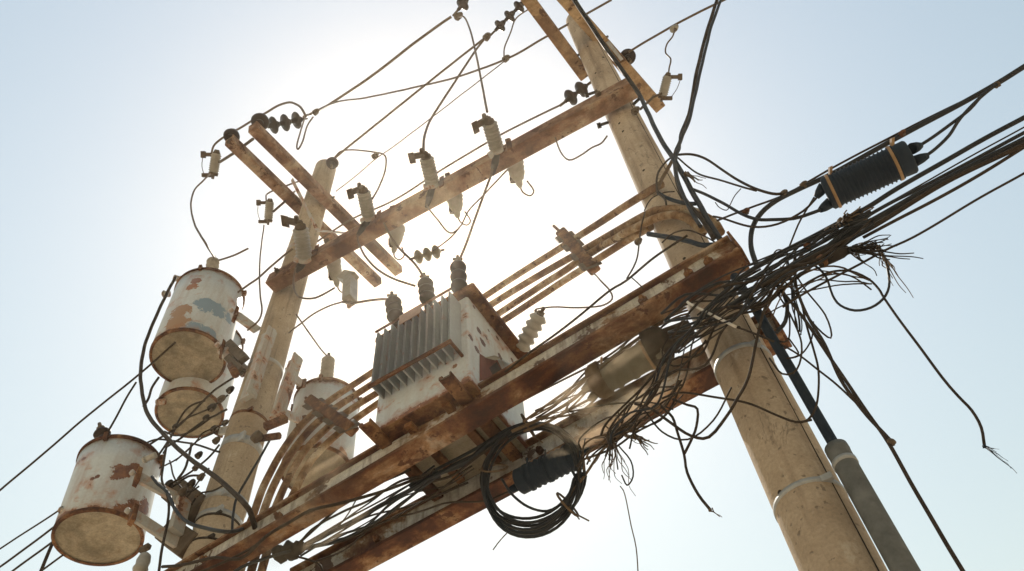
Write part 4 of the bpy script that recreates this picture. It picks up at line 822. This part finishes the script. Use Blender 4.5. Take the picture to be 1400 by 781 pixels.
# ------------------------------------------------------------------ cables on the right pole
GR = 'cables converging on the right pole'
R_ = [
 ('thick black cable slanting down over the tan arm and pole', [(762, -40, -1.6), (786, 0, -1.35), (817, 48, -1.0), (845, 88, -.65), (874, 131, -.35), (897, 178, -.35), (917, 212, -.33), (935, 241, -.33), (952, 272, -.33), (968, 300, -.33), (986, 330, -.3)], 6, -.33, 'black'),
 ('thick cable dropping from the top edge, left strand of a twisted pair', [(984, -10), (966, 46), (955, 90), (943, 150), (930, 190), (922, 211), (924, 238), (931, 263), (946, 284), (960, 300), (976, 326)], 5, -.33, 'cable'),
 ('thick cable dropping from the top edge, right strand of a twisted pair', [(990, -14), (972, 40), (957, 100), (950, 130), (942, 166), (926, 203), (925, 240), (938, 275), (958, 310)], 4, -.36, 'black'),
 ('thin black strand leaving the twisted pair above its lower end', [(948, 140), (938, 165), (930, 185), (928, 205), (921, 214)], 3, -.3, 'black'),
 ('high arching wire between the pole and the aerial cable', [(922, 212), (944, 211), (964, 217), (987, 232), (1010, 246), (1033, 258), (1056, 265), (1072, 265)], 3.2, -.32, 'cable'),
 ('slack wire just beneath the high arching one', [(927, 216), (941, 228), (957, 239), (984, 247), (1010, 255), (1034, 261)], 2.2, -.32, 'cable'),
 ('cable sweeping from the pole to the lower entry of the black closure', [(945, 258), (966, 267), (987, 278), (1013, 292), (1035, 300), (1054, 301), (1085, 299), (1108, 292), (1122, 287)], 4, -.32, 'black'),
 ('thin cable passing under the black closure left end', [(975, 296), (990, 299), (1028, 310), (1063, 306), (1098, 289), (1116, 271)], 2.6, -.34, 'cable'),
 ('thick upper aerial cable bending down behind the beam end', [(1440, 68), (1400, 92), (1363, 115), (1300, 150), (1215, 195), (1141, 236), (1090, 260), (1060, 275), (1040, 291), (1028, 311), (1026, 337), (1034, 362)], 6.5, -.3, 'black'),
 ('thin messenger wire above the black closure', [(1440, 66), (1359, 117), (1290, 152), (1233, 180), (1137, 229), (1076, 264), (1028, 283), (980, 302)], 2.6, -.3, 'cable'),
 ('upper lead leaving the right end of the black closure', [(1256, 200), (1275, 188), (1298, 171), (1325, 150), (1345, 128), (1363, 116)], 4, -.31, 'black'),
 ('lower lead leaving the right end of the black closure', [(1265, 214), (1280, 203), (1298, 185), (1313, 162), (1340, 134), (1363, 115)], 4, -.31, 'black'),
 ('topmost of the lower aerial cables running to the right edge', [(1440, 138), (1400, 161), (1315, 207), (1228, 258), (1185, 285), (1124, 317), (1054, 354), (989, 394)], 6, -.38, 'black'),
 ('thin wire between the lower aerial cables', [(1440, 152), (1400, 174), (1289, 235), (1211, 279), (1130, 325)], 1.8, -.38, 'cable'),
 ('second of the lower aerial cables running to the right edge', [(1440, 160), (1400, 182), (1272, 251), (1211, 281), (1120, 333), (1040, 373), (965, 424)], 4.5, -.4, 'black'),
 ('thickest lower aerial cable, third down at the right edge', [(1440, 168), (1400, 191), (1315, 234), (1185, 306), (1119, 346), (1054, 380), (997, 420)], 8, -.42, 'black'),
 ('brown tinged cable lying just under the thickest aerial one', [(1440, 176), (1400, 197), (1294, 249), (1185, 314), (1098, 359), (1041, 392)], 6, -.44, 'cable'),
 ('lower aerial cable that stops at the frayed end', [(1440, 180), (1400, 202), (1315, 253), (1228, 299), (1180, 325)], 4, -.42, 'cable'),
 ('lone thin aerial wire lowest at the right edge', [(1440, 212), (1400, 237), (1315, 285), (1250, 324), (1211, 342), (1163, 368), (1098, 402), (1070, 420)], 2.8, -.4, 'cable'),
 ('big round loop of cable hanging below the frayed end', [(1112, 362), (1121, 369), (1130, 381), (1138, 404), (1149, 418), (1169, 425), (1191, 421), (1208, 409), (1216, 393), (1215, 373), (1209, 351), (1197, 334)], 3, -.4, 'black'),
 ('long loose cable falling to a frayed tip at far right', [(1085, 400), (1105, 386), (1124, 376), (1141, 371), (1163, 371), (1186, 381), (1200, 395), (1209, 410), (1244, 458), (1288, 517), (1310, 543), (1327, 561), (1341, 585), (1346, 610)], 3, -.4, 'cable'),
 ('short thin cable tail inside the big loop', [(1120, 378), (1149, 374), (1169, 380), (1191, 396)], 1.8, -.4, 'cable'),
 ('cable dropping beside the right pole to a small end clamp', [(1087, 345), (1087, 384), (1093, 407), (1107, 438), (1127, 470), (1150, 518), (1180, 560), (1205, 588), (1218, 603)], 4, -.38, 'cable'),
 ('long cable falling past the small end clamp to the bottom edge', [(1052, 380), (1075, 405), (1098, 435), (1141, 500), (1185, 563), (1215, 605), (1254, 673), (1293, 741), (1325, 795)], 4.4, -.38, 'cable'),
 ('thick short loop over the far beam end', [(1050, 381), (1062, 389), (1070, 399), (1077, 418), (1074, 440), (1061, 455)], 5, -.35, 'black'),
 ('thin loop hanging under the far beam end', [(1079, 430), (1080, 445), (1079, 462), (1073, 468), (1063, 466)], 2.0, -.3, 'cable'),
 ('curled thin wire right of the far beam end', [(1078, 462), (1092, 482), (1087, 488), (1075, 490)], 1.8, -.3, 'cable'),
 ('thin wire swinging up right of the far beam end', [(1075, 490), (1088, 488), (1100, 480), (1110, 462), (1112, 440)], 1.8, -.3, 'cable'),
 ('wire hanging down and turning back to the pole', [(1090, 400), (1096, 417), (1102, 441), (1114, 482), (1119, 507), (1118, 540), (1114, 560), (1105, 574), (1094, 578)], 2.6, -.3, 'cable'),
 ('wire joining the long drop cables from the pole', [(1055, 462), (1067, 470), (1092, 485), (1120, 507), (1145, 527), (1180, 560)], 2.4, -.3, 'cable'),
 ('slack cable lying across the front of the right pole', [(905, 545), (928, 538), (969, 542), (1019, 550), (1060, 567), (1088, 577), (1110, 574)], 2.8, -.3, 'cable'),
 ('large drooping loop in front of the right pole', [(1061, 385), (1045, 425), (1036, 462), (1024, 515), (1008, 545), (994, 568), (970, 597), (945, 595), (916, 577), (890, 560), (868, 552)], 3.6, -.42, 'cable'),
 ('dangling cable end below the loop left of the right pole', [(904, 556), (920, 570), (927, 590), (936, 620), (940, 645), (955, 676), (971, 697)], 3.4, -.4, 'cable'),
 ('kinked cable stub beside the dangling end', [(936, 620), (945, 603), (952, 585), (954, 560), (940, 554), (920, 546)], 3.2, -.4, 'cable'),
 ('pale wire lying across the pole under the beam end', [(940, 413), (944, 416), (971, 429), (1006, 447)], 3.6, -.45, 'white'),
 ('dark wire continuing the pale one across the pole', [(1003, 446), (1020, 452), (1040, 460), (1058, 467)], 2.6, -.44, 'cable'),
 ('dark cable stub lying flat on the pole above the beam', [(886, 320), (905, 323), (924, 326), (945, 331), (960, 335), (980, 335)], 6.5, -.27, 'blueblack'),
 ('bent black cable hugging the pole above the wrapped pipe', [(900, 264), (912, 271), (931, 277), (948, 279), (958, 277)], 5, -.27, 'blueblack'),
 ('thin loop of wire on the left edge of the right pole', [(917, 216), (911, 221), (901, 235), (898, 251), (900, 264), (909, 273), (911, 280)], 2.4, -.3, 'cable'),
 ('brown strap of cable crossing the pole edge', [(919, 220), (911, 235), (904, 247), (898, 262)], 4.5, -.28, 'haze_brown'),
 ('hair thin wire curved over the pole face', [(881, 288), (886, 278), (894, 269), (909, 263), (922, 262)], 1.4, -.22, 'cable'),
 ('thin wire arched over the pole just above the beam end', [(905, 332), (921, 319), (942, 315), (967, 325), (980, 333)], 1.8, -.3, 'cable'),
 ('long wire passing in front of the nearer beam beside the pole', [(690, 509), (720, 485), (755, 460), (795, 429), (834, 398), (857, 384), (891, 355), (915, 338), (940, 322)], 2.8, -.45, 'cable'),
 ('thin kinked wire left of the pole above the beam', [(857, 381), (866, 366), (871, 353), (874, 330), (878, 306), (882, 290)], 1.8, -.3, 'cable'),
 ('tiny wire tail left of the pole above the beam', [(864, 380), (871, 386), (879, 394)], 1.4, -.4, 'cable'),
 ('cable into the upper left entry of the grey closure', [(700, 590), (740, 572), (781, 548), (799, 533)], 4.2, -.12, 'haze_brown'),
 ('cable into the lower left entry of the grey closure', [(716, 590), (750, 576), (788, 556), (808, 545)], 3, -.12, 'haze_brown'),
 ('straight cable passing just above the grey closure', [(715, 577), (740, 559), (777, 533), (818, 503), (873, 463), (920, 426), (960, 400)], 3.2, -.2, 'haze_brown'),
 ('thin straight cable right under the nearer beam', [(640, 590), (690, 562), (740, 535), (801, 504), (838, 481), (891, 440), (930, 412)], 2.4, -.2, 'haze_brown'),
 ('thin cable over the dusty beam left of the grey closure', [(725, 572), (760, 552), (800, 520), (850, 482), (905, 440)], 1.8, -.22, 'haze_brown'),
 ('long slack wire across the dusty farther beam', [(770, 565), (810, 556), (850, 551), (890, 551), (920, 560)], 1.8, -.15, 'cable'),
 ('cable under the dusty beam running from the coil', [(770, 690), (800, 650), (822, 617), (845, 600), (880, 575)], 3.2, .0, 'haze_brown'),
 ('thin wire slanting from the taped joint down to the cable tangle', [(1113, 270), (1095, 300), (1085, 322), (1076, 345)], 2.0, -.33, 'cable'),
 ('small curled wire above the tangle right of the beam end', [(1055, 352), (1062, 342), (1072, 343), (1076, 350)], 1.6, -.35, 'cable'),
 ('hair thin stray wire above the sweeping cable', [(1013, 258), (1005, 268), (999, 280), (994, 288), (984, 284), (978, 277)], 1.0, -.32, 'cable'),
]
for (lb, tr, ww, y, m) in R_: cable('cable', lb, tr, ww, y, m, .004, GR, 'cable', n=8)

# tangle: individual strands that follow the same run and stray from it
def run(path, n, wd, ys, ms, group, label, jit, span=(.35, 1.0), end=None, amp=.02):
    for _ in range(n):
        f0 = random.uniform(0, 1-span[0]); ln = random.uniform(*span); f1 = min(1, f0+ln)
        if random.random() < .55: f0, f1 = (0, f1) if random.random() < .5 else (f0*.5, 1)
        k = len(path)-1; ia = max(0, int(f0*k)); ib = min(k, max(ia+2, int(math.ceil(f1*k))))
        y = random.uniform(*ys); ph = random.uniform(-1, 1); tr = []
        for i in range(ia, ib+1):
            px, py, sp_ = path[i]; ph = max(-1, min(1, ph+random.uniform(-.9, .9)))
            tr.append((px+sp_*ph*.5+random.uniform(-jit, jit), py+sp_*ph*1.1+random.uniform(-jit, jit), y+random.uniform(-.04, .04)))
        if end and ib >= k-1:
            tr.append((tr[-1][0]+random.uniform(-14, 4), tr[-1][1]+random.uniform(8, 34), y))
        cable('cable', label, tr, random.uniform(*wd), y, random.choice(ms), amp, group, 'cable', n=6)
run([(1192, 300, 8), (1150, 322, 12), (1110, 345, 16), (1070, 366, 20), (1030, 392, 24), (990, 412, 24), (950, 432, 22), (915, 456, 22)], 23, (1.1, 3.8), (-.5, -.3), ['black', 'black', 'cable', 'cable'], 'strands of the right tangle', 'dark cable among the many knotted together where the beam end meets the right pole', 3, amp=.012)
run([(1048, 385, 16), (1015, 415, 20), (985, 448, 26), (958, 485, 30), (930, 520, 30), (900, 552, 26), (868, 578, 20), (838, 596, 16)], 11, (1.2, 3.0), (-.48, -.3), ['cable', 'black', 'cable', 'black'], 'strands fanning down the right pole', 'brownish cable among those fanning from the beam end down across the right pole', 4, (.4, .9), True, .012)
run([(960, 420, 12), (915, 445, 16), (870, 482, 18), (825, 515, 18), (780, 545, 14), (735, 572, 12)], 6, (1.4, 3.0), (-.02, .12), ['haze_brown', 'cable'], 'strands beside the grey closure', 'hazy brown thin cable among those running past the grey closure under the beam', 3, (.5, 1))
run([(930, 520, 16), (900, 548, 18), (868, 572, 16), (838, 594, 14), (800, 612, 12)], 7, (1.2, 2.8), (-.35, -.1), ['haze_brown', 'cable'], 'strands over the dusty beam', 'hazy brown cable among those bunched over the lower edge of the farther beam', 4, (.5, 1), True, .03)
run([(1085, 350, 12), (1088, 390, 14), (1092, 430, 16), (1100, 470, 18)], 4, (1.2, 2.6), (-.42, -.3), ['cable', 'black'], 'short drops right of the right pole', 'thin wire among those dropping from the tangle right of the far beam end', 5, (.6, 1), False, .03)
run([(1190, 385, 10), (1150, 385, 14), (1110, 392, 14), (1075, 408, 14), (1045, 425, 16)], 5, (1.2, 2.4), (-.45, -.32), ['cable', 'haze_brown'], 'thin curls below the aerial cables', 'thin brown wire among those curling out just below the aerial cables', 5, (.5, 1), False, .03)
run([(640, 628, 10), (600, 650, 12), (550, 676, 14), (500, 704, 14), (450, 728, 12), (405, 752, 8)], 7, (1.4, 3.2), (-.1, .12), ['cable', 'black'], 'strands between the beams', 'dark cable among those slung side by side between the two beams', 3, (.6, 1))

for (lb, tr, ww) in (
    ('slack loop hanging off the tangle beside the riser cable', [(1062, 400), (1080, 430), (1096, 470), (1090, 505), (1070, 512), (1052, 490)], 2.2),
    ('loose cable bowing out right of the aerial bundle knot', [(1060, 372), (1088, 402), (1110, 440), (1135, 462), (1128, 430), (1100, 395), (1085, 370)], 2.0),
    ('thin wire looping under the nearer beam left of the right pole', [(945, 425), (925, 448), (905, 480), (920, 500), (945, 490), (965, 465)], 1.8),
    ('stray wire arching low between the farther beam and the right pole', [(880, 560), (905, 590), (940, 600), (975, 575), (1000, 530)], 2.2),
    ('stray thin wire pointing down beside the shredded tuft', [(800, 600), (796, 618), (790, 640), (792, 658)], 1.4),
    ('curled thin wire right of the shredded tuft', [(846, 610), (862, 630), (866, 652), (858, 664), (850, 650)], 1.8)):
    cable('wire', lb, tr, ww, -.36, 'cable', .004, 'loose loops at the right pole', 'wire')
# frayed ends: one mesh each, strands rooted in a common sheath
def fray(label, root, tips, y, n, w_, m, r_px=5, curl=10):
    p = P(root[0], root[1], y); mb = MB(); s = m_per_px(p)
    mb.lathe(p-CR*r_px*s*.8, CR*1.0-CU*.1, [(0, r_px*s*.5), (r_px*s*.5, r_px*s), (r_px*s*1.4, r_px*s*.6)], 10, .15)
    for _ in range(n):
        t = random.choice(tips); tx_, ty_ = t[0]+random.gauss(0, t[2]), t[1]+random.gauss(0, t[2])
        k = random.uniform(.45, 1.0); tx_ = root[0]+(tx_-root[0])*k; ty_ = root[1]+(ty_-root[1])*k
        q = [(root[0]+random.uniform(-3, 3), root[1]+random.uniform(-3, 3), y+random.uniform(-.03, .03))]
        for f in (.3, .55, .8): q.append((root[0]+(tx_-root[0])*f+random.uniform(-curl, curl)*f, root[1]+(ty_-root[1])*f+random.uniform(-curl, curl)*f*.7, y+random.uniform(-.08, .08)))
        q.append((tx_, ty_, y+random.uniform(-.1, .1)))
        mb.tube(spline(pix(q, y)), w_*s*random.uniform(.35, .7), 4, True)
    tag(mb.build('frayed_cable_end', M[m]), label, 'frayed cable')
fray('bushy frayed cable end sticking right out of the aerial bundle', (1158, 342), [(1258, 356, 7), (1235, 338, 6), (1215, 324, 6), (1205, 365, 8), (1225, 345, 8)], -.42, 30, 2.6, 'dark', 7, 6)
fray('frayed end drooping over the big cable loop', (1200, 338), [(1217, 385, 4), (1220, 375, 4), (1216, 395, 4), (1246, 407, 3), (1210, 370, 4)], -.4, 14, 2.0, 'haze_brown', 4, 4)
fray('tuft of shredded strands hanging left of the right pole', (836, 596), [(848, 670, 8), (835, 650, 10), (808, 640, 8), (856, 655, 8), (828, 675, 7), (862, 690, 6)], -.25, 16, 1.6, 'haze_brown', 6, 9)
fray('spiky nest of shredded strands under the dusty beam', (845, 590), [(815, 575, 14), (880, 580, 16), (850, 560, 16), (820, 600, 14), (875, 600, 12)], -.28, 16, 2.2, 'haze_brown', 9, 7)
fray('short split strands at the pole side of the nest', (868, 596), [(902, 618, 3), (884, 622, 4), (895, 614, 5)], -.28, 7, 2.4, 'haze_brown', 4, 4)
fray('blue frayed copper tip at the end of the long loose cable', (1346, 610), [(1393, 644, 4), (1372, 627, 6), (1360, 620, 6), (1385, 640, 4)], -.4, 9, 1.2, 'blueblack', 3, 3)
fray('split tip of the dangling cable left of the right pole', (971, 697), [(987, 706, 2), (983, 704, 2)], -.4, 3, 1.6, 'haze_brown', 3, 1)
fray('brown fibrous wrapping coming loose on the top aerial cable', (1150, 303), [(1180, 290, 8), (1195, 282, 6), (1130, 315, 7), (1165, 305, 8), (1122, 322, 6), (1160, 290, 6)], -.42, 26, 3.0, 'haze_brown', 6, 5)
fray('loose wire ends sticking up beside the twisted pair', (938, 238), [(968, 258, 3), (955, 245, 5), (930, 240, 4), (962, 250, 4)], -.34, 7, 2.2, 'haze_brown', 4, 3)
fray('stray dry twigs of wire over the coil top', (775, 562), [(740, 570, 10), (800, 575, 10), (790, 545, 12), (815, 560, 10)], -.15, 14, 1.3, 'haze_brown', 3, 5)
cable('wire', 'hair thin strand trailing from the tuft to the bottom edge', [(848, 665), (854, 676), (863, 719), (870, 750), (873, 795)], 1.2, -.25, 'haze_brown', .003, cat='wire')
# stub where the frayed bundle leaves its sheath
t = thing('cable_stub', P(1138, 352, -.44), 'blunt dark cable stub below the aerial bundle', 'cable stub')
MB().lathe(P(1118, 361, -.44), P(1162, 341, -.44)-P(1118, 361, -.44), [(0, .012), (.01, .026), (.08, .03), (.13, .028), (.17, .015)], 16, .05).build('sheath', M['dark'], t)
MB().lathe(P(1122, 359, -.45), V((1, 0, .6)), [(0, .03), (.015, .034), (.03, .03)], 14).build('collar', M['rust'], t)
# small hardware on the aerial cables
for (lb, px, py, y) in (('rusty bolt clip on the messenger wire above the black closure', 1234, 182, -.31), ('tiny clip on the messenger wire left of the black closure', 1099, 252, -.31), ('dark clip where the upper aerial cables join at far right', 1363, 115, -.3), ('taped joint of wires left of the black closure', 1072, 264, -.31), ('rusty clip on the wires right of the pole', 1020, 289, -.32), ('clip on the wire left of the pole above the beam', 873, 330, -.3), ('rusty joint on the aerial bundle', 1104, 335, -.44)):
    knob('wire_clip', lb, px, py, y, 4.5, 'rust' if 'rusty' in lb else 'fitting', 'clip', V((1, 0, .6)))
knob('end_clamp', 'small open clamp ending the drop cable right of the pole', 1219, 604, -.38, 4.5, 'fitting', 'clamp', V((.6, 0, -.7)))

# ------------------------------------------------------------------ puffs of rust dust drifting off the beams, lit from behind
def dust(label, px, py, y, size, dens, scale):
    c = P(px, py, y); bm = bmesh.new(); bmesh.ops.create_icosphere(bm, subdivisions=3, radius=1)
    mb = MB(); mb.add([c+CR*q.co.x*size[0]+CU*(q.co.y*size[1]+q.co.x*size[0]*.5)+CF*q.co.z*size[2] for q in bm.verts], [[q.index for q in f.verts] for f in bm.faces], True) if not bm.verts.index_update() else None
    bm.free(); m = bpy.data.materials.new('dust'); o = mb.build('dust_cloud', m); o['kind'] = 'stuff'; o['label'] = label; o['category'] = 'dust'
    m.use_nodes = True; n = m.node_tree; n.nodes.clear(); out = N(n, 'ShaderNodeOutputMaterial'); v = N(n, 'ShaderNodeVolumePrincipled')
    tc = N(n, 'ShaderNodeTexCoord'); ctr = c-o.location
    dv = N(n, 'ShaderNodeVectorMath', operation='SUBTRACT'); dv.inputs[1].default_value = ctr; n.links.new(tc.outputs['Object'], dv.inputs[0])
    ln = N(n, 'ShaderNodeVectorMath', operation='LENGTH'); n.links.new(dv.outputs[0], ln.inputs[0])
    fall = ramp(n, math2(n, 'DIVIDE', ln.outputs['Value'], size[0]), [(0.1, 1.0), (0.95, 0.0)])
    nz = ramp(n, noise(n, tc.outputs['Object'], scale, 4, 0.6, 0.6), [(0.42, 0.0), (0.66, 1.0)])
    n.links.new(math2(n, 'MULTIPLY', math2(n, 'MULTIPLY', fall, nz), dens), v.inputs['Density'])
    v.inputs['Color'].default_value = (0.80, 0.62, 0.42, 1); v.inputs['Anisotropy'].default_value = 0.55
    n.links.new(v.outputs[0], out.inputs['Volume'])
dust('puff of tan dust drifting over the grey closure', 835, 535, -.24, (.58, .27, .2), 4.6, 3.2)
dust('thin tan dust over the nearer beam beside the hazy drum', 420, 690, -.52, (.66, .32, .16), 2.6, 3.0)
